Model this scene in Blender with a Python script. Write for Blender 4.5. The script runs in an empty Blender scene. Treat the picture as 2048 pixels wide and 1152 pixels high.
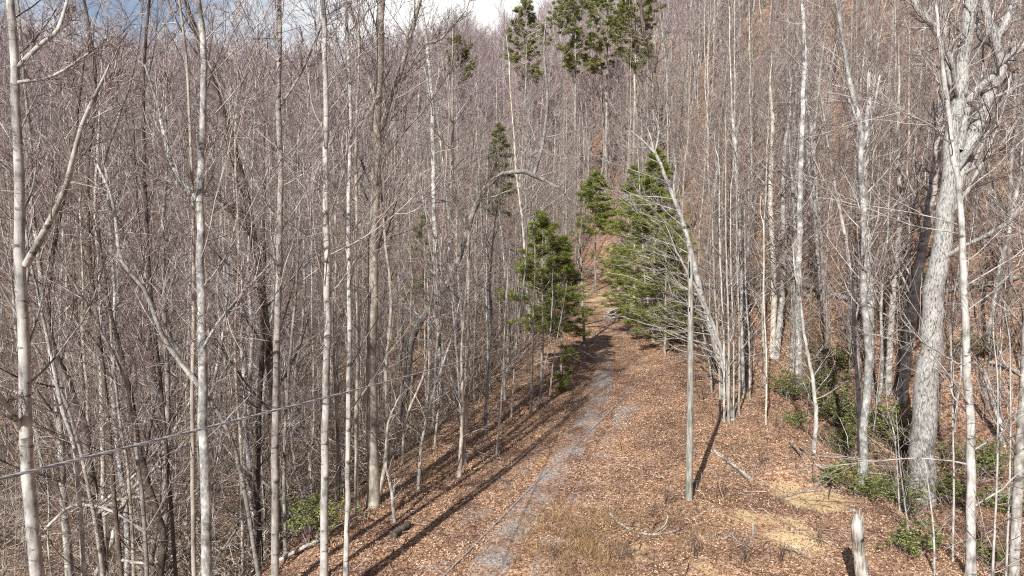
import bpy, math, random
import numpy as np

# ------------------------------------------------------------------ camera, sky, sun, exposure
SC = bpy.context.scene
COL = SC.collection
CAMZ, PITCH, F = 8.5, math.radians(4.0), 1365.33
cam = bpy.data.objects.new('camera', bpy.data.cameras.new('camera'))
COL.objects.link(cam)
cam.location = (0, 0, CAMZ)
cam.rotation_euler = (math.radians(90) - PITCH, 0, 0)
cam.data.lens = 24; cam.data.sensor_width = 36
cam.data.clip_start = 0.1; cam.data.clip_end = 4000
SC.camera = cam
SUN_EL, SUN_AZ = math.radians(35), math.radians(203)      # behind the camera, to its left

w = bpy.data.worlds.new('World'); SC.world = w; w.use_nodes = True
nt = w.node_tree; N = nt.nodes; Lk = nt.links; N.clear()
wo = N.new('ShaderNodeOutputWorld'); bg = N.new('ShaderNodeBackground'); bg.inputs[1].default_value = 0.062
sky = N.new('ShaderNodeTexSky'); sky.sky_type = 'NISHITA'; sky.sun_disc = False
sky.sun_elevation = SUN_EL; sky.sun_rotation = SUN_AZ; sky.altitude = 600; sky.air_density = 1.0; sky.dust_density = 0.6; sky.ozone_density = 2.0
tc = N.new('ShaderNodeTexCoord')
mp = N.new('ShaderNodeMapping'); mp.inputs['Scale'].default_value = (1.6, 1.6, 4.5)
nz = N.new('ShaderNodeTexNoise'); nz.inputs['Scale'].default_value = 2.2; nz.inputs['Detail'].default_value = 7; nz.inputs['Roughness'].default_value = 0.6
dist = N.new('ShaderNodeVectorMath'); dist.operation = 'DISTANCE'; dist.inputs[1].default_value = (0.0, 0.94, 0.34)
rg = N.new('ShaderNodeMapRange'); rg.inputs[1].default_value = 0.0; rg.inputs[2].default_value = 0.75; rg.inputs[3].default_value = 0.30; rg.inputs[4].default_value = -0.03
ad = N.new('ShaderNodeMath'); ad.operation = 'ADD'
rm = N.new('ShaderNodeMapRange'); rm.inputs[1].default_value = 0.52; rm.inputs[2].default_value = 0.82; rm.inputs[3].default_value = 0.14; rm.inputs[4].default_value = 1.0
mx = N.new('ShaderNodeMix'); mx.data_type = 'RGBA'; mx.inputs[7].default_value = (12.5, 12.5, 12.3, 1)
Lk.new(tc.outputs['Generated'], mp.inputs[0]); Lk.new(mp.outputs[0], nz.inputs['Vector'])
Lk.new(tc.outputs['Generated'], dist.inputs[0]); Lk.new(dist.outputs['Value'], rg.inputs[0])
Lk.new(nz.outputs['Fac'], ad.inputs[0]); Lk.new(rg.outputs[0], ad.inputs[1]); Lk.new(ad.outputs[0], rm.inputs[0])
Lk.new(rm.outputs[0], mx.inputs[0]); Lk.new(sky.outputs[0], mx.inputs[6]); Lk.new(mx.outputs[2], bg.inputs[0]); Lk.new(bg.outputs[0], wo.inputs[0])

sun = bpy.data.objects.new('sun', bpy.data.lights.new('sun', 'SUN')); COL.objects.link(sun)
sun.data.energy = 5.0; sun.data.angle = math.radians(0.53); sun.data.color = (1.0, 0.95, 0.87)
sun.rotation_euler = (math.radians(90) - SUN_EL, 0, math.pi - SUN_AZ)
SC.view_settings.view_transform = 'Standard'; SC.view_settings.look = 'None'
SC.view_settings.exposure = 0.72; SC.view_settings.gamma = 1
SC.render.engine = 'CYCLES'
SC.cycles.use_denoising = False; SC.cycles.filter_width = 1.15; SC.cycles.sample_clamp_indirect = 3
SC.cycles.max_bounces = 5; SC.cycles.diffuse_bounces = 3

# ------------------------------------------------------------------ lens helper
ca, sa = math.cos(PITCH), math.sin(PITCH)
def ray(px, py):
    a, b = (px - 1024) / F, (576 - py) / F
    return np.array([a, ca + b * sa, -sa + b * ca])
def W(px, py, y):                       # the point that a pixel shows at distance y
    r = ray(px, py); return np.array([0, 0, CAMZ]) + r * (y / r[1])

# ------------------------------------------------------------------ terrain
_py = np.array([-80, 0, 17.5, 21, 28, 36, 45, 60, 75, 90, 120.])
_px = np.array([-6, -1.6, -0.4, 0.4, 3.0, 5.0, 6.0, 7.2, 9.2, 12, 20.])
_pz = np.array([0, 0, 0, 0.05, 0.3, 0.75, 1.5, 2.5, 3.6, 4.8, 7.5])
_yy = np.linspace(-80, 130, 841)
def _sm(v, k=25):
    p = np.pad(v, k, mode='edge'); return np.convolve(p, np.ones(2 * k + 1) / (2 * k + 1), 'valid')
_cx, _cz = _sm(np.interp(_yy, _py, _px)), _sm(np.interp(_yy, _py, _pz))
def roadx(y): return np.interp(y, _yy, _cx)
def roadz(y): return np.interp(y, _yy, _cz)
def sst(v):
    v = np.clip(v, 0, 1); return v * v * (3 - 2 * v)
def _hash(i, j, s):
    v = np.sin(i * 127.1 + j * 311.7 + s * 74.7) * 43758.5453; return v - np.floor(v)
def vnoise(x, y, s=0):
    i, j = np.floor(x), np.floor(y); fx, fy = x - i, y - j
    fx, fy = fx * fx * (3 - 2 * fx), fy * fy * (3 - 2 * fy)
    return ((_hash(i, j, s) * (1 - fx) + _hash(i + 1, j, s) * fx) * (1 - fy) + (_hash(i, j + 1, s) * (1 - fx) + _hash(i + 1, j + 1, s) * fx) * fy) - 0.5
RIDGE = 240.0
def ground(x, y):
    x = np.asarray(x, float); y = np.asarray(y, float)
    s = x - roadx(y); rz = roadz(np.minimum(y, 95))
    hw = np.interp(y, [0, 17, 28, 36, 60, 90], [5.0, 4.6, 5.2, 3.8, 2.4, 1.8])
    dl = np.interp(y, [0, 20, 40, 60, 85, 100], [6.5, 5.6, 4.6, 3.2, 1.0, 0.0])
    z = rz - dl * sst((-s - hw) / 9.5)
    fr = np.interp(y, [-40, 0, 33, 43], [1, 1, 1, 0])
    z = z - 2.9 * sst((x - 11.2) / 6.0) * fr
    r = np.hypot(x, y); u = np.clip(x / np.maximum(y, 4), -1.4, 1.4)
    T = np.interp(u, [-1.4, -.75, -.46, -.24, -.13, -.02, .09, .2, .35, .75, 1.4], [.165, .17, .17, .185, .215, .235, .275, .34, .42, .50, .52])
    r0 = np.interp(u, [-1.4, -.5, -.1, .08, .16, .26, .36, 1.4], [58, 62, 72, 88, 74, 50, 38, 37])
    t = np.maximum((r - r0) / (RIDGE - r0), 0)
    zr = RIDGE * T + 3.5
    z = z + zr * np.where(t < 1, np.minimum(t, 1) ** 1.12, 1 - 0.35 * (t - 1))
    amp = np.clip((np.abs(s) - 1.5) / 5, 0.0, 1)
    z = z + (vnoise(x / 7, y / 7, 1) * 0.8 + vnoise(x / 2.6, y / 2.6, 2) * 0.26) * amp + vnoise(x / 1.1, y / 1.1, 3) * 0.07 * (0.3 + amp)
    z = z + (vnoise(x / 31, y / 31, 4) * 9.0) * np.clip((r - 80) / 90, 0, 1)
    m = np.exp(-(((x - 10.6) / 1.7) ** 2 + ((y - 23.6) / 0.9) ** 2)); z = z + (0.6 + vnoise(x / .4, y / .4, 12) * .35) * m     # sandy mound
    z = np.maximum(z, -30)
    return z
def gz(x, y): return float(ground(x, y))
def G(px, py):                           # where the line of sight meets the ground
    r = ray(px, py); t = np.arange(8, 300, 0.05); p = np.array([0, 0, CAMZ])[None] + t[:, None] * r[None]
    k = np.argmax(p[:, 2] < ground(p[:, 0], p[:, 1])); return p[k]

# ------------------------------------------------------------------ materials
def newmat(name, rough=0.85):
    m = bpy.data.materials.new(name); m.use_nodes = True
    b = m.node_tree.nodes['Principled BSDF']; b.inputs['Roughness'].default_value = rough
    b.inputs['Specular IOR Level'].default_value = 0.25
    return m, m.node_tree.nodes, m.node_tree.links, b
def ramp(N, stops, interp='LINEAR'):
    r = N.new('ShaderNodeValToRGB'); r.color_ramp.interpolation = interp
    e = r.color_ramp.elements
    while len(e) < len(stops): e.new(0.5)
    for q, (p, c) in zip(e, stops): q.position = p; q.color = (*c, 1)
    return r
def bark(name, dark, mid, light, stretch=0.25, scale=9.0, bump=0.4, rings=False, lo=0.36, hi=0.62, big=0.5, rnd=(.65, 1.2)):
    m, N, L, b = newmat(name)
    tc = N.new('ShaderNodeTexCoord'); mp = N.new('ShaderNodeMapping'); mp.inputs['Scale'].default_value = (1, 1, stretch)
    n1 = N.new('ShaderNodeTexNoise'); n1.inputs['Scale'].default_value = scale; n1.inputs['Detail'].default_value = 6; n1.inputs['Roughness'].default_value = 0.72
    L.new(tc.outputs['Object'], mp.inputs[0]); L.new(mp.outputs[0], n1.inputs['Vector'])
    n2 = N.new('ShaderNodeTexNoise'); n2.inputs['Scale'].default_value = 2.6; n2.inputs['Detail'].default_value = 5
    L.new(tc.outputs['Object'], n2.inputs['Vector'])
    mixf = N.new('ShaderNodeMath'); mixf.operation = 'MULTIPLY_ADD'; mixf.inputs[1].default_value = big; L.new(n2.outputs['Fac'], mixf.inputs[0])
    h = N.new('ShaderNodeMath'); h.operation = 'MULTIPLY'; h.inputs[1].default_value = 1 - big; L.new(n1.outputs['Fac'], h.inputs[0]); L.new(h.outputs[0], mixf.inputs[2])
    r = ramp(N, [(lo, dark), ((lo + hi) / 2, mid), (hi, light)]); L.new(mixf.outputs[0], r.inputs[0])
    col = r.outputs[0]
    if rings:                            # dark branch scars across a smooth pale bark
        mp2 = N.new('ShaderNodeMapping'); mp2.inputs['Scale'].default_value = (1, 1, 2.6); L.new(tc.outputs['Object'], mp2.inputs[0])
        n3 = N.new('ShaderNodeTexNoise'); n3.inputs['Scale'].default_value = 3.4; n3.inputs['Detail'].default_value = 3; L.new(mp2.outputs[0], n3.inputs['Vector'])
        r3 = ramp(N, [(0.33, (0.15, 0.14, 0.13)), (0.40, (1, 1, 1))]); L.new(n3.outputs['Fac'], r3.inputs[0])
        mm = N.new('ShaderNodeMix'); mm.data_type = 'RGBA'; mm.blend_type = 'MULTIPLY'; mm.inputs[0].default_value = 0.8
        L.new(col, mm.inputs[6]); L.new(r3.outputs[0], mm.inputs[7]); col = mm.outputs[2]
    oi = N.new('ShaderNodeObjectInfo'); hs = N.new('ShaderNodeHueSaturation')
    mr = N.new('ShaderNodeMapRange'); mr.inputs[3].default_value = rnd[0]; mr.inputs[4].default_value = rnd[1]
    L.new(oi.outputs['Random'], mr.inputs[0]); L.new(mr.outputs[0], hs.inputs['Value']); L.new(col, hs.inputs['Color']); L.new(hs.outputs[0], b.inputs['Base Color'])
    bp = N.new('ShaderNodeBump'); bp.inputs['Strength'].default_value = bump; bp.inputs['Distance'].default_value = 0.03; L.new(n1.outputs['Fac'], bp.inputs['Height']); L.new(bp.outputs[0], b.inputs['Normal'])
    return m
def island(name, stops, rough=0.7, trans=0.0, spec=0.25, drift=None):
    m, N, L, b = newmat(name, rough); b.inputs['Specular IOR Level'].default_value = spec
    g = N.new('ShaderNodeNewGeometry'); r = ramp(N, stops); L.new(g.outputs['Random Per Island'], r.inputs[0]); L.new(r.outputs[0], b.inputs['Base Color'])
    if drift:
        n = N.new('ShaderNodeTexNoise'); n.inputs['Scale'].default_value = drift; n.inputs['Detail'].default_value = 5; n.inputs['Roughness'].default_value = .6; L.new(g.outputs['Position'], n.inputs['Vector'])
        r2 = ramp(N, [(.36, (.55, .48, .46)), (.5, (.95, .92, .9)), (.64, (1.2, 1.15, 1.0))]); L.new(n.outputs['Fac'], r2.inputs[0])
        mm = N.new('ShaderNodeMix'); mm.data_type = 'RGBA'; mm.blend_type = 'MULTIPLY'; mm.inputs[0].default_value = 1; L.new(r.outputs[0], mm.inputs[6]); L.new(r2.outputs[0], mm.inputs[7]); L.new(mm.outputs[2], b.inputs['Base Color'])
    if trans:
        t = N.new('ShaderNodeBsdfTranslucent'); L.new(r.outputs[0], t.inputs[0]); x = N.new('ShaderNodeMixShader'); x.inputs[0].default_value = trans
        L.new(b.outputs[0], x.inputs[1]); L.new(t.outputs[0], x.inputs[2]); L.new(x.outputs[0], N['Material Output'].inputs[0])
    return m
M = {}
M['white'] = bark('pale_smooth_bark', (.15, .145, .14), (.42, .41, .395), (.64, .63, .61), rings=True, bump=0.35, lo=.38, hi=.62, rnd=(.68, .92))
M['grey'] = bark('grey_bark', (.09, .083, .078), (.25, .235, .22), (.46, .445, .42), rings=True)
M['lichen'] = bark('lichen_bark', (.09, .09, .09), (.28, .28, .275), (.66, .66, .64), scale=16, stretch=0.5, bump=0.5, rnd=(.75, 1.0))
M['tan'] = bark('tan_bark', (.17, .145, .12), (.38, .34, .295), (.58, .54, .49), scale=14, stretch=0.2, bump=0.5)
M['oak'] = bark('furrowed_bark', (.035, .032, .03), (.36, .355, .345), (.62, .61, .59), scale=22, stretch=0.25, bump=1.0, lo=0.38, hi=0.56, big=0.18, rnd=(.64, .68))
M['dark'] = bark('dark_bark', (.035, .028, .024), (.09, .073, .062), (.17, .145, .125))
M['dead'] = bark('bleached_wood', (.07, .06, .05), (.29, .265, .24), (.54, .52, .49), scale=18, stretch=0.12, bump=1.0, lo=.40, hi=.58, rnd=(.8, 1.05))
M['pole'] = bark('weathered_pole', (.055, .055, .05), (.19, .19, .17), (.37, .37, .34), scale=30, stretch=0.06, bump=0.7, big=.3)
M['twig'] = island('twig_bark', [(0, (.05, .034, .032)), (.45, (.14, .102, .10)), (.75, (.31, .255, .25)), (1, (.68, .61, .58))])
M['twigpale'] = island('pale_twig_bark', [(0, (.20, .17, .155)), (.6, (.37, .335, .31)), (1, (.54, .51, .48))])
M['hazedtwig'] = island('hazed_hillside_twig_bark', [(0, (.095, .06, .068)), (.45, (.24, .17, .185)), (.8, (.41, .325, .345)), (1, (.70, .61, .62))])  # pinkish twigs, with the lilac haze of distance tinted into their colour
M['brush'] = island('brush_stems', [(0, (.035, .022, .016)), (.5, (.13, .088, .064)), (.78, (.33, .25, .20)), (1, (.68, .60, .51))])
M['deadstem'] = island('dead_stem_wood', [(0, (.16, .12, .085)), (.5, (.40, .33, .26)), (1, (.72, .65, .56))])
M['leaf'] = island('fallen_leaf', [(0, (.095, .05, .034)), (.35, (.24, .14, .092)), (.65, (.40, .27, .187)), (.93, (.56, .425, .32)), (1, (.70, .58, .47))], 0.75, drift=.75)
M['needle'] = island('pine_needles', [(0, (.06, .08, .02)), (.5, (.21, .245, .05)), (.85, (.36, .40, .10)), (1, (.52, .52, .2))], 0.5, 0.35, 0.4)
M['needled'] = island('dark_pine_needles', [(0, (.055, .07, .022)), (.5, (.165, .185, .055)), (.85, (.31, .32, .105)), (1, (.48, .44, .19))], 0.5, 0.3, 0.4)
M['rhodo'] = island('rhododendron_leaf', [(0, (.03, .048, .015)), (.45, (.11, .14, .036)), (.8, (.24, .27, .075)), (1, (.48, .48, .2))], 0.38, 0.15, 0.5)
M['straw'] = island('dry_grass', [(0, (.13, .07, .035)), (.5, (.30, .19, .10)), (1, (.52, .39, .23))], 0.7, 0.2)
m, N_, L_, b_ = newmat('cable_metal', 0.5); b_.inputs['Base Color'].default_value = (.50, .53, .57, 1); b_.inputs['Metallic'].default_value = 0.3; M['cable'] = m
m, N_, L_, b_ = newmat('cable_sleeve', 0.5); b_.inputs['Base Color'].default_value = (.20, .22, .26, 1); M['sleeve'] = m
m, N_, L_, b_ = newmat('black_iron_hole_shade', 0.6); b_.inputs['Base Color'].default_value = (.02, .02, .02, 1); M['iron'] = m

def litter():
    m, N, L, b = newmat('leaf_litter', 0.9)
    geo = N.new('ShaderNodeNewGeometry'); P = geo.outputs['Position']
    v = N.new('ShaderNodeTexVoronoi'); v.inputs['Scale'].default_value = 13; L.new(P, v.inputs['Vector'])
    v2 = N.new('ShaderNodeTexVoronoi'); v2.inputs['Scale'].default_value = 31; L.new(P, v2.inputs['Vector'])
    bw = N.new('ShaderNodeSeparateColor'); L.new(v.outputs['Color'], bw.inputs[0])
    bw2 = N.new('ShaderNodeSeparateColor'); L.new(v2.outputs['Color'], bw2.inputs[0])
    av = N.new('ShaderNodeMath'); av.operation = 'MULTIPLY_ADD'; av.inputs[1].default_value = 0.4; L.new(bw2.outputs[0], av.inputs[0])
    hf = N.new('ShaderNodeMath'); hf.operation = 'MULTIPLY'; hf.inputs[1].default_value = 0.6; L.new(bw.outputs[0], hf.inputs[0]); L.new(hf.outputs[0], av.inputs[2])
    r = ramp(N, [(.08, (.075, .041, .030)), (.35, (.20, .115, .08)), (.6, (.36, .235, .17)), (.85, (.52, .38, .29)), (1, (.66, .53, .42))]); L.new(av.outputs[0], r.inputs[0])
    n = N.new('ShaderNodeTexNoise'); n.inputs['Scale'].default_value = 0.55; n.inputs['Detail'].default_value = 5; L.new(P, n.inputs['Vector'])
    r2 = ramp(N, [(.36, (.60, .52, .50)), (.5, (1, .96, .92)), (.66, (1.25, 1.16, .95))]); L.new(n.outputs['Fac'], r2.inputs[0])
    mm = N.new('ShaderNodeMix'); mm.data_type = 'RGBA'; mm.blend_type = 'MULTIPLY'; mm.inputs[0].default_value = 1; L.new(r.outputs[0], mm.inputs[6]); L.new(r2.outputs[0], mm.inputs[7])
    # gravel patches (attribute 'gravel') broken up by noise
    n3 = N.new('ShaderNodeTexNoise'); n3.inputs['Scale'].default_value = 0.9; n3.inputs['Detail'].default_value = 7; n3.inputs['Roughness'].default_value = 0.65; L.new(P, n3.inputs['Vector'])
    def mask(attr, lo, hi):
        a = N.new('ShaderNodeAttribute'); a.attribute_name = attr
        s = N.new('ShaderNodeMath'); s.operation = 'MULTIPLY_ADD'; s.inputs[1].default_value = 2.2; L.new(n3.outputs['Fac'], s.inputs[0]); L.new(a.outputs['Fac'], s.inputs[2])
        q = N.new('ShaderNodeMapRange'); q.inputs[1].default_value = lo; q.inputs[2].default_value = hi; L.new(s.outputs[0], q.inputs[0]); return q.outputs[0]
    v3 = N.new('ShaderNodeTexVoronoi'); v3.inputs['Scale'].default_value = 26; L.new(P, v3.inputs['Vector'])
    s3 = N.new('ShaderNodeSeparateColor'); L.new(v3.outputs['Color'], s3.inputs[0])
    rg = ramp(N, [(0, (.15, .135, .13)), (.6, (.31, .29, .285)), (1, (.52, .495, .49))]); L.new(s3.outputs[0], rg.inputs[0])
    mg = N.new('ShaderNodeMix'); mg.data_type = 'RGBA'; L.new(mask('gravel', 1.32, 2.02), mg.inputs[0]); L.new(mm.outputs[2], mg.inputs[6]); L.new(rg.outputs[0], mg.inputs[7])
    rs = ramp(N, [(0, (.42, .29, .155)), (1, (.74, .57, .34))]); L.new(bw2.outputs[0], rs.inputs[0])
    ms = N.new('ShaderNodeMix'); ms.data_type = 'RGBA'; L.new(mask('sand', 1.50, 1.88), ms.inputs[0]); L.new(mg.outputs[2], ms.inputs[6]); L.new(rs.outputs[0], ms.inputs[7])
    L.new(ms.outputs[2], b.inputs['Base Color'])
    bp = N.new('ShaderNodeBump'); bp.inputs['Strength'].default_value = 0.9; bp.inputs['Distance'].default_value = 0.05; L.new(av.outputs[0], bp.inputs['Height']); L.new(bp.outputs[0], b.inputs['Normal'])
    return m
M['litter'] = litter()

# ------------------------------------------------------------------ mesh helpers
def mesh_from(name, V, faces, mats, mi=None, smooth=True, attrs=None):
    """faces: list of int arrays (n,k)"""
    me = bpy.data.meshes.new(name)
    me.vertices.add(len(V)); me.vertices.foreach_set('co', np.ascontiguousarray(V, dtype=np.float32).ravel())
    tot = np.concatenate([np.full(len(f), f.shape[1], np.int32) for f in faces]); idx = np.concatenate([f.ravel() for f in faces]).astype(np.int32)
    st = np.concatenate([[0], np.cumsum(tot)[:-1]]).astype(np.int32)
    me.loops.add(len(idx)); me.loops.foreach_set('vertex_index', idx)
    me.polygons.add(len(tot)); me.polygons.foreach_set('loop_start', st)
    try: me.polygons.foreach_set('loop_total', tot)
    except Exception: pass
    if mi is not None: me.polygons.foreach_set('material_index', np.concatenate(mi).astype(np.int32))
    if smooth: me.polygons.foreach_set('use_smooth', np.ones(len(tot), bool))
    for m in mats: me.materials.append(m)
    for k, v in (attrs or {}).items():
        a = me.attributes.new(k, 'FLOAT', 'POINT'); a.data.foreach_set('value', np.asarray(v, np.float32))
    me.update(calc_edges=True); return me
def unit(v): return v / np.maximum(np.linalg.norm(v, axis=-1, keepdims=True), 1e-9)
class Geo:
    def __init__(s): s.V, s.F, s.I, s.n = [], [], [], 0
    def add(s, V, Fs, mi=0):
        s.V.append(V.reshape(-1, 3)); s.F.append(Fs + s.n); s.I.append(np.full(len(Fs), mi)); s.n += len(s.V[-1])
    def tubes(s, P, R, sides=4, mi=0, cap=False):
        P = np.asarray(P, float); R = np.asarray(R, float)
        if P.ndim == 2: P = P[None]; R = R[None]
        m, n, _ = P.shape
        T = np.gradient(P, axis=1); T = unit(T)
        mean = unit(T.mean(1)); ref = np.zeros((m, 3)); ref[np.arange(m), np.argmin(np.abs(mean), axis=1)] = 1
        A = unit(np.cross(T, ref[:, None, :])); B = np.cross(T, A)
        th = np.linspace(0, 2 * math.pi, sides, endpoint=False)
        V = P[:, :, None] + R[:, :, None, None] * (np.cos(th)[None, None, :, None] * A[:, :, None] + np.sin(th)[None, None, :, None] * B[:, :, None])
        i, j, k = np.meshgrid(np.arange(m), np.arange(n - 1), np.arange(sides), indexing='ij')
        k2 = (k + 1) % sides; base = (i * n + j) * sides
        s.add(V, np.stack([base + k, base + k2, base + sides + k2, base + sides + k], -1).reshape(-1, 4), mi)
        if cap:
            for e in (0, n - 1):
                c = s.n - m * n * sides
                for q in range(m):
                    ids = (q * n + e) * sides + np.arange(sides); s.F.append((ids + c)[None] if e else (ids[::-1] + c)[None]); s.I.append(np.array([mi]))
    def blades(s, P, D, Ln, Wd, rng, mi=0, bend=0.0):
        n = len(P); D = unit(D); side = unit(np.cross(D, rng.normal(size=(n, 3)))); nm = np.cross(side, D)
        Ln = np.broadcast_to(Ln, n)[:, None]; Wd = np.broadcast_to(Wd, n)[:, None]
        mid = P + D * Ln * 0.5 + nm * Ln * bend
        V = np.stack([P, mid - side * Wd * .5, P + D * Ln, mid + side * Wd * .5], 1)
        f = np.arange(n)[:, None] * 4
        if bend: s.add(V, np.concatenate([f + [0, 1, 2], f + [0, 2, 3]]), mi)
        else: s.add(V, f + np.arange(4), mi)
    def mesh(s, name, mats, off=(0, 0, 0), smooth=True):
        V = np.concatenate(s.V) - np.asarray(off, float)[None]
        return mesh_from(name, V, s.F, mats, s.I, smooth)
def kids(P, R, k, t0, t1, ang, frac, fall, n, rf, up, wob, rng, bias=None, spread=12, tmin=0.0025, droop=0.0):
    m, n0, _ = P.shape
    T = t0 + (t1 - t0) * (np.arange(k)[None] + rng.random((m, k))) / k
    x = np.clip(T * (n0 - 1), 0, n0 - 1.001); i = x.astype(int); f = (x - i)[..., None]; mi = np.arange(m)[:, None]
    base = P[mi, i] * (1 - f) + P[mi, i + 1] * f; tan = unit(P[mi, i + 1] - P[mi, i]); rad = R[mi, i] * (1 - f[..., 0]) + R[mi, i + 1] * f[..., 0]
    plen = np.linalg.norm(np.diff(P, axis=1), axis=2).sum(1)[:, None]
    Ln = plen * frac * (1 - fall * (T - t0) / (t1 - t0 + 1e-6)) * rng.uniform(.6, 1.3, (m, k))
    g = rng.normal(size=(m, k, 3))
    if bias is not None: g = g * 0.6 + np.asarray(bias, float)
    g = g - (g * tan).sum(-1, keepdims=True) * tan; g = unit(g)
    a = np.radians(ang + rng.normal(size=(m, k, 1)) * spread)
    d = unit(np.cos(a) * tan + np.sin(a) * g)
    out = [base]; p = base
    for j in range(1, n):
        d = unit(d + np.array([0, 0, up - droop * j / n]) + wob * rng.normal(size=d.shape)); p = p + d * (Ln / (n - 1))[..., None]; out.append(p)
    Q = np.stack(out, 2).reshape(m * k, n, 3)
    r0 = np.maximum(rad * rf, tmin); r1 = np.maximum(r0 * 0.3, tmin * 0.6)
    s = np.linspace(0, 1, n)[None, None]; RR = r0[..., None] * (1 - s) + r1[..., None] * s
    return Q, RR.reshape(m * k, n)
def spline(pts, n):
    p = np.asarray(pts, float)
    if len(p) < 3: return p[0] + (p[-1] - p[0]) * np.linspace(0, 1, n)[:, None]
    q = np.vstack([2 * p[0] - p[1], p, 2 * p[-1] - p[-2]]); out = []
    for i in range(1, len(q) - 2):
        for t in np.linspace(0, 1, 12, endpoint=False):
            a, b, c, d = q[i - 1:i + 3]; out.append(.5 * ((2 * b) + (c - a) * t + (2 * a - 5 * b + 4 * c - d) * t * t + (3 * b - a - 3 * c + d) * t ** 3))
    out.append(p[-1]); o = np.array(out); L = np.concatenate([[0], np.cumsum(np.linalg.norm(np.diff(o, axis=0), axis=1))])
    s = np.linspace(0, L[-1], n); return np.stack([np.interp(s, L, o[:, k]) for k in range(3)], 1)

# ------------------------------------------------------------------ naming helpers
def props(o, label=None, cat=None, group=None, kind=None):
    if label: o['label'] = label
    if cat: o['category'] = cat
    if group: o['group'] = group
    if kind: o['kind'] = kind
    return o
def empty(name, loc, label, cat, group=None):
    o = bpy.data.objects.new(name, None); COL.objects.link(o); o.location = loc; o.empty_display_size = 0.2
    return props(o, label, cat, group)
def mobj(name, me, parent=None):
    o = bpy.data.objects.new(name, me); COL.objects.link(o)
    if parent: o.parent = parent
    return o

# ------------------------------------------------------------------ ground
def axis(parts):
    out = []
    for a, b, st in parts: out.append(np.arange(a, b, st))
    return np.concatenate(out + [[parts[-1][1]]])
xs = axis([(-1500, -300, 150), (-300, -60, 6), (-60, -16, 1.2), (-16, 22, 0.28), (22, 60, 0.9), (60, 300, 6), (300, 1500, 150)])
ys = axis([(-600, -60, 60), (-60, 12, 4), (12, 48, 0.3), (48, 110, 1.0), (110, 320, 5), (320, 1600, 80)])
X, Y = np.meshgrid(xs, ys); Z = ground(X, Y)
i, j = np.meshgrid(np.arange(len(ys) - 1), np.arange(len(xs) - 1), indexing='ij'); a = i * len(xs) + j
Fq = np.stack([a, a + 1, a + len(xs) + 1, a + len(xs)], -1).reshape(-1, 4)
SAND = [(1625, 1000, .9, .55, 1), (1655, 1012, .5, .3, 1.0), (1530, 1040, .9, .45, .75), (1580, 1075, 1.0, .5, .75), (1300, 945, .5, .3, .5), (1290, 1105, .6, .4, .6), (1420, 1140, .7, .35, .5), (1485, 790, .9, .8, .5), (1185, 590, 1.6, 5, .8), (1230, 760, .7, .7, .3), (1270, 720, .8, 1.2, .35)]
def sandmask(X, Y):
    s = np.zeros_like(X)
    for px, py, a, b, k in SAND:
        g = G(px, py); s = np.maximum(s, k * np.exp(-((X - g[0]) / (a * 1.5)) ** 2 - ((Y - g[1]) / (b * 2.2)) ** 2))
    return s
me = mesh_from('ground', np.stack([X, Y, Z], -1).reshape(-1, 3), [Fq], [M['litter']], attrs={'sand': sandmask(X, Y).ravel(), 'gravel': np.zeros(X.size)})
props(mobj('ground', me), kind='structure')
# the track: its own sheet along the centre line
ty = np.arange(10, 95, 0.3); tu = np.linspace(-2.3, 2.3, 24); TY, TU = np.meshgrid(ty, tu, indexing='ij'); TX = roadx(TY) - .5 * sst((24 - TY) / 9) + TU
TZ = ground(TX, TY) + 0.02 - .05 * np.exp(-((np.abs(TU) - .8) / .25) ** 2) + .03 * np.exp(-(TU / .3) ** 2) - 0.05 * (np.abs(TU) / 2.3) ** 6
gr = (0.50 * np.exp(-(TU / 1.7) ** 2) + .16 * np.exp(-((np.abs(TU) - .8) / .3) ** 2)) * np.interp(TY, [10, 17, 30, 38, 42, 60], [.85, .9, .95, .9, .6, .1])
for px, py, a, b, k in [(1210, 765, .9, 1.6, .92), (1240, 828, 1.1, 1.8, .88), (1160, 905, 1.1, .9, .8), (1090, 955, .9, .7, .72), (1020, 1060, .9, 1.2, .75), (950, 1130, .8, .8, .7), (1135, 1075, .35, .5, .7)]:
    g = G(px, py); gr = np.maximum(gr, k * np.exp(-((TX - g[0]) / a) ** 2 - ((TY - g[1]) / b) ** 2))
i, j = np.meshgrid(np.arange(len(ty) - 1), np.arange(len(tu) - 1), indexing='ij'); a = i * len(tu) + j
Fq = np.stack([a, a + 1, a + len(tu) + 1, a + len(tu)], -1).reshape(-1, 4)
me = mesh_from('gravel_track', np.stack([TX, TY, TZ], -1).reshape(-1, 3), [Fq], [M['litter']], attrs={'gravel': gr.ravel(), 'sand': sandmask(TX, TY).ravel()})
props(mobj('gravel_track', me), kind='structure')

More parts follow.
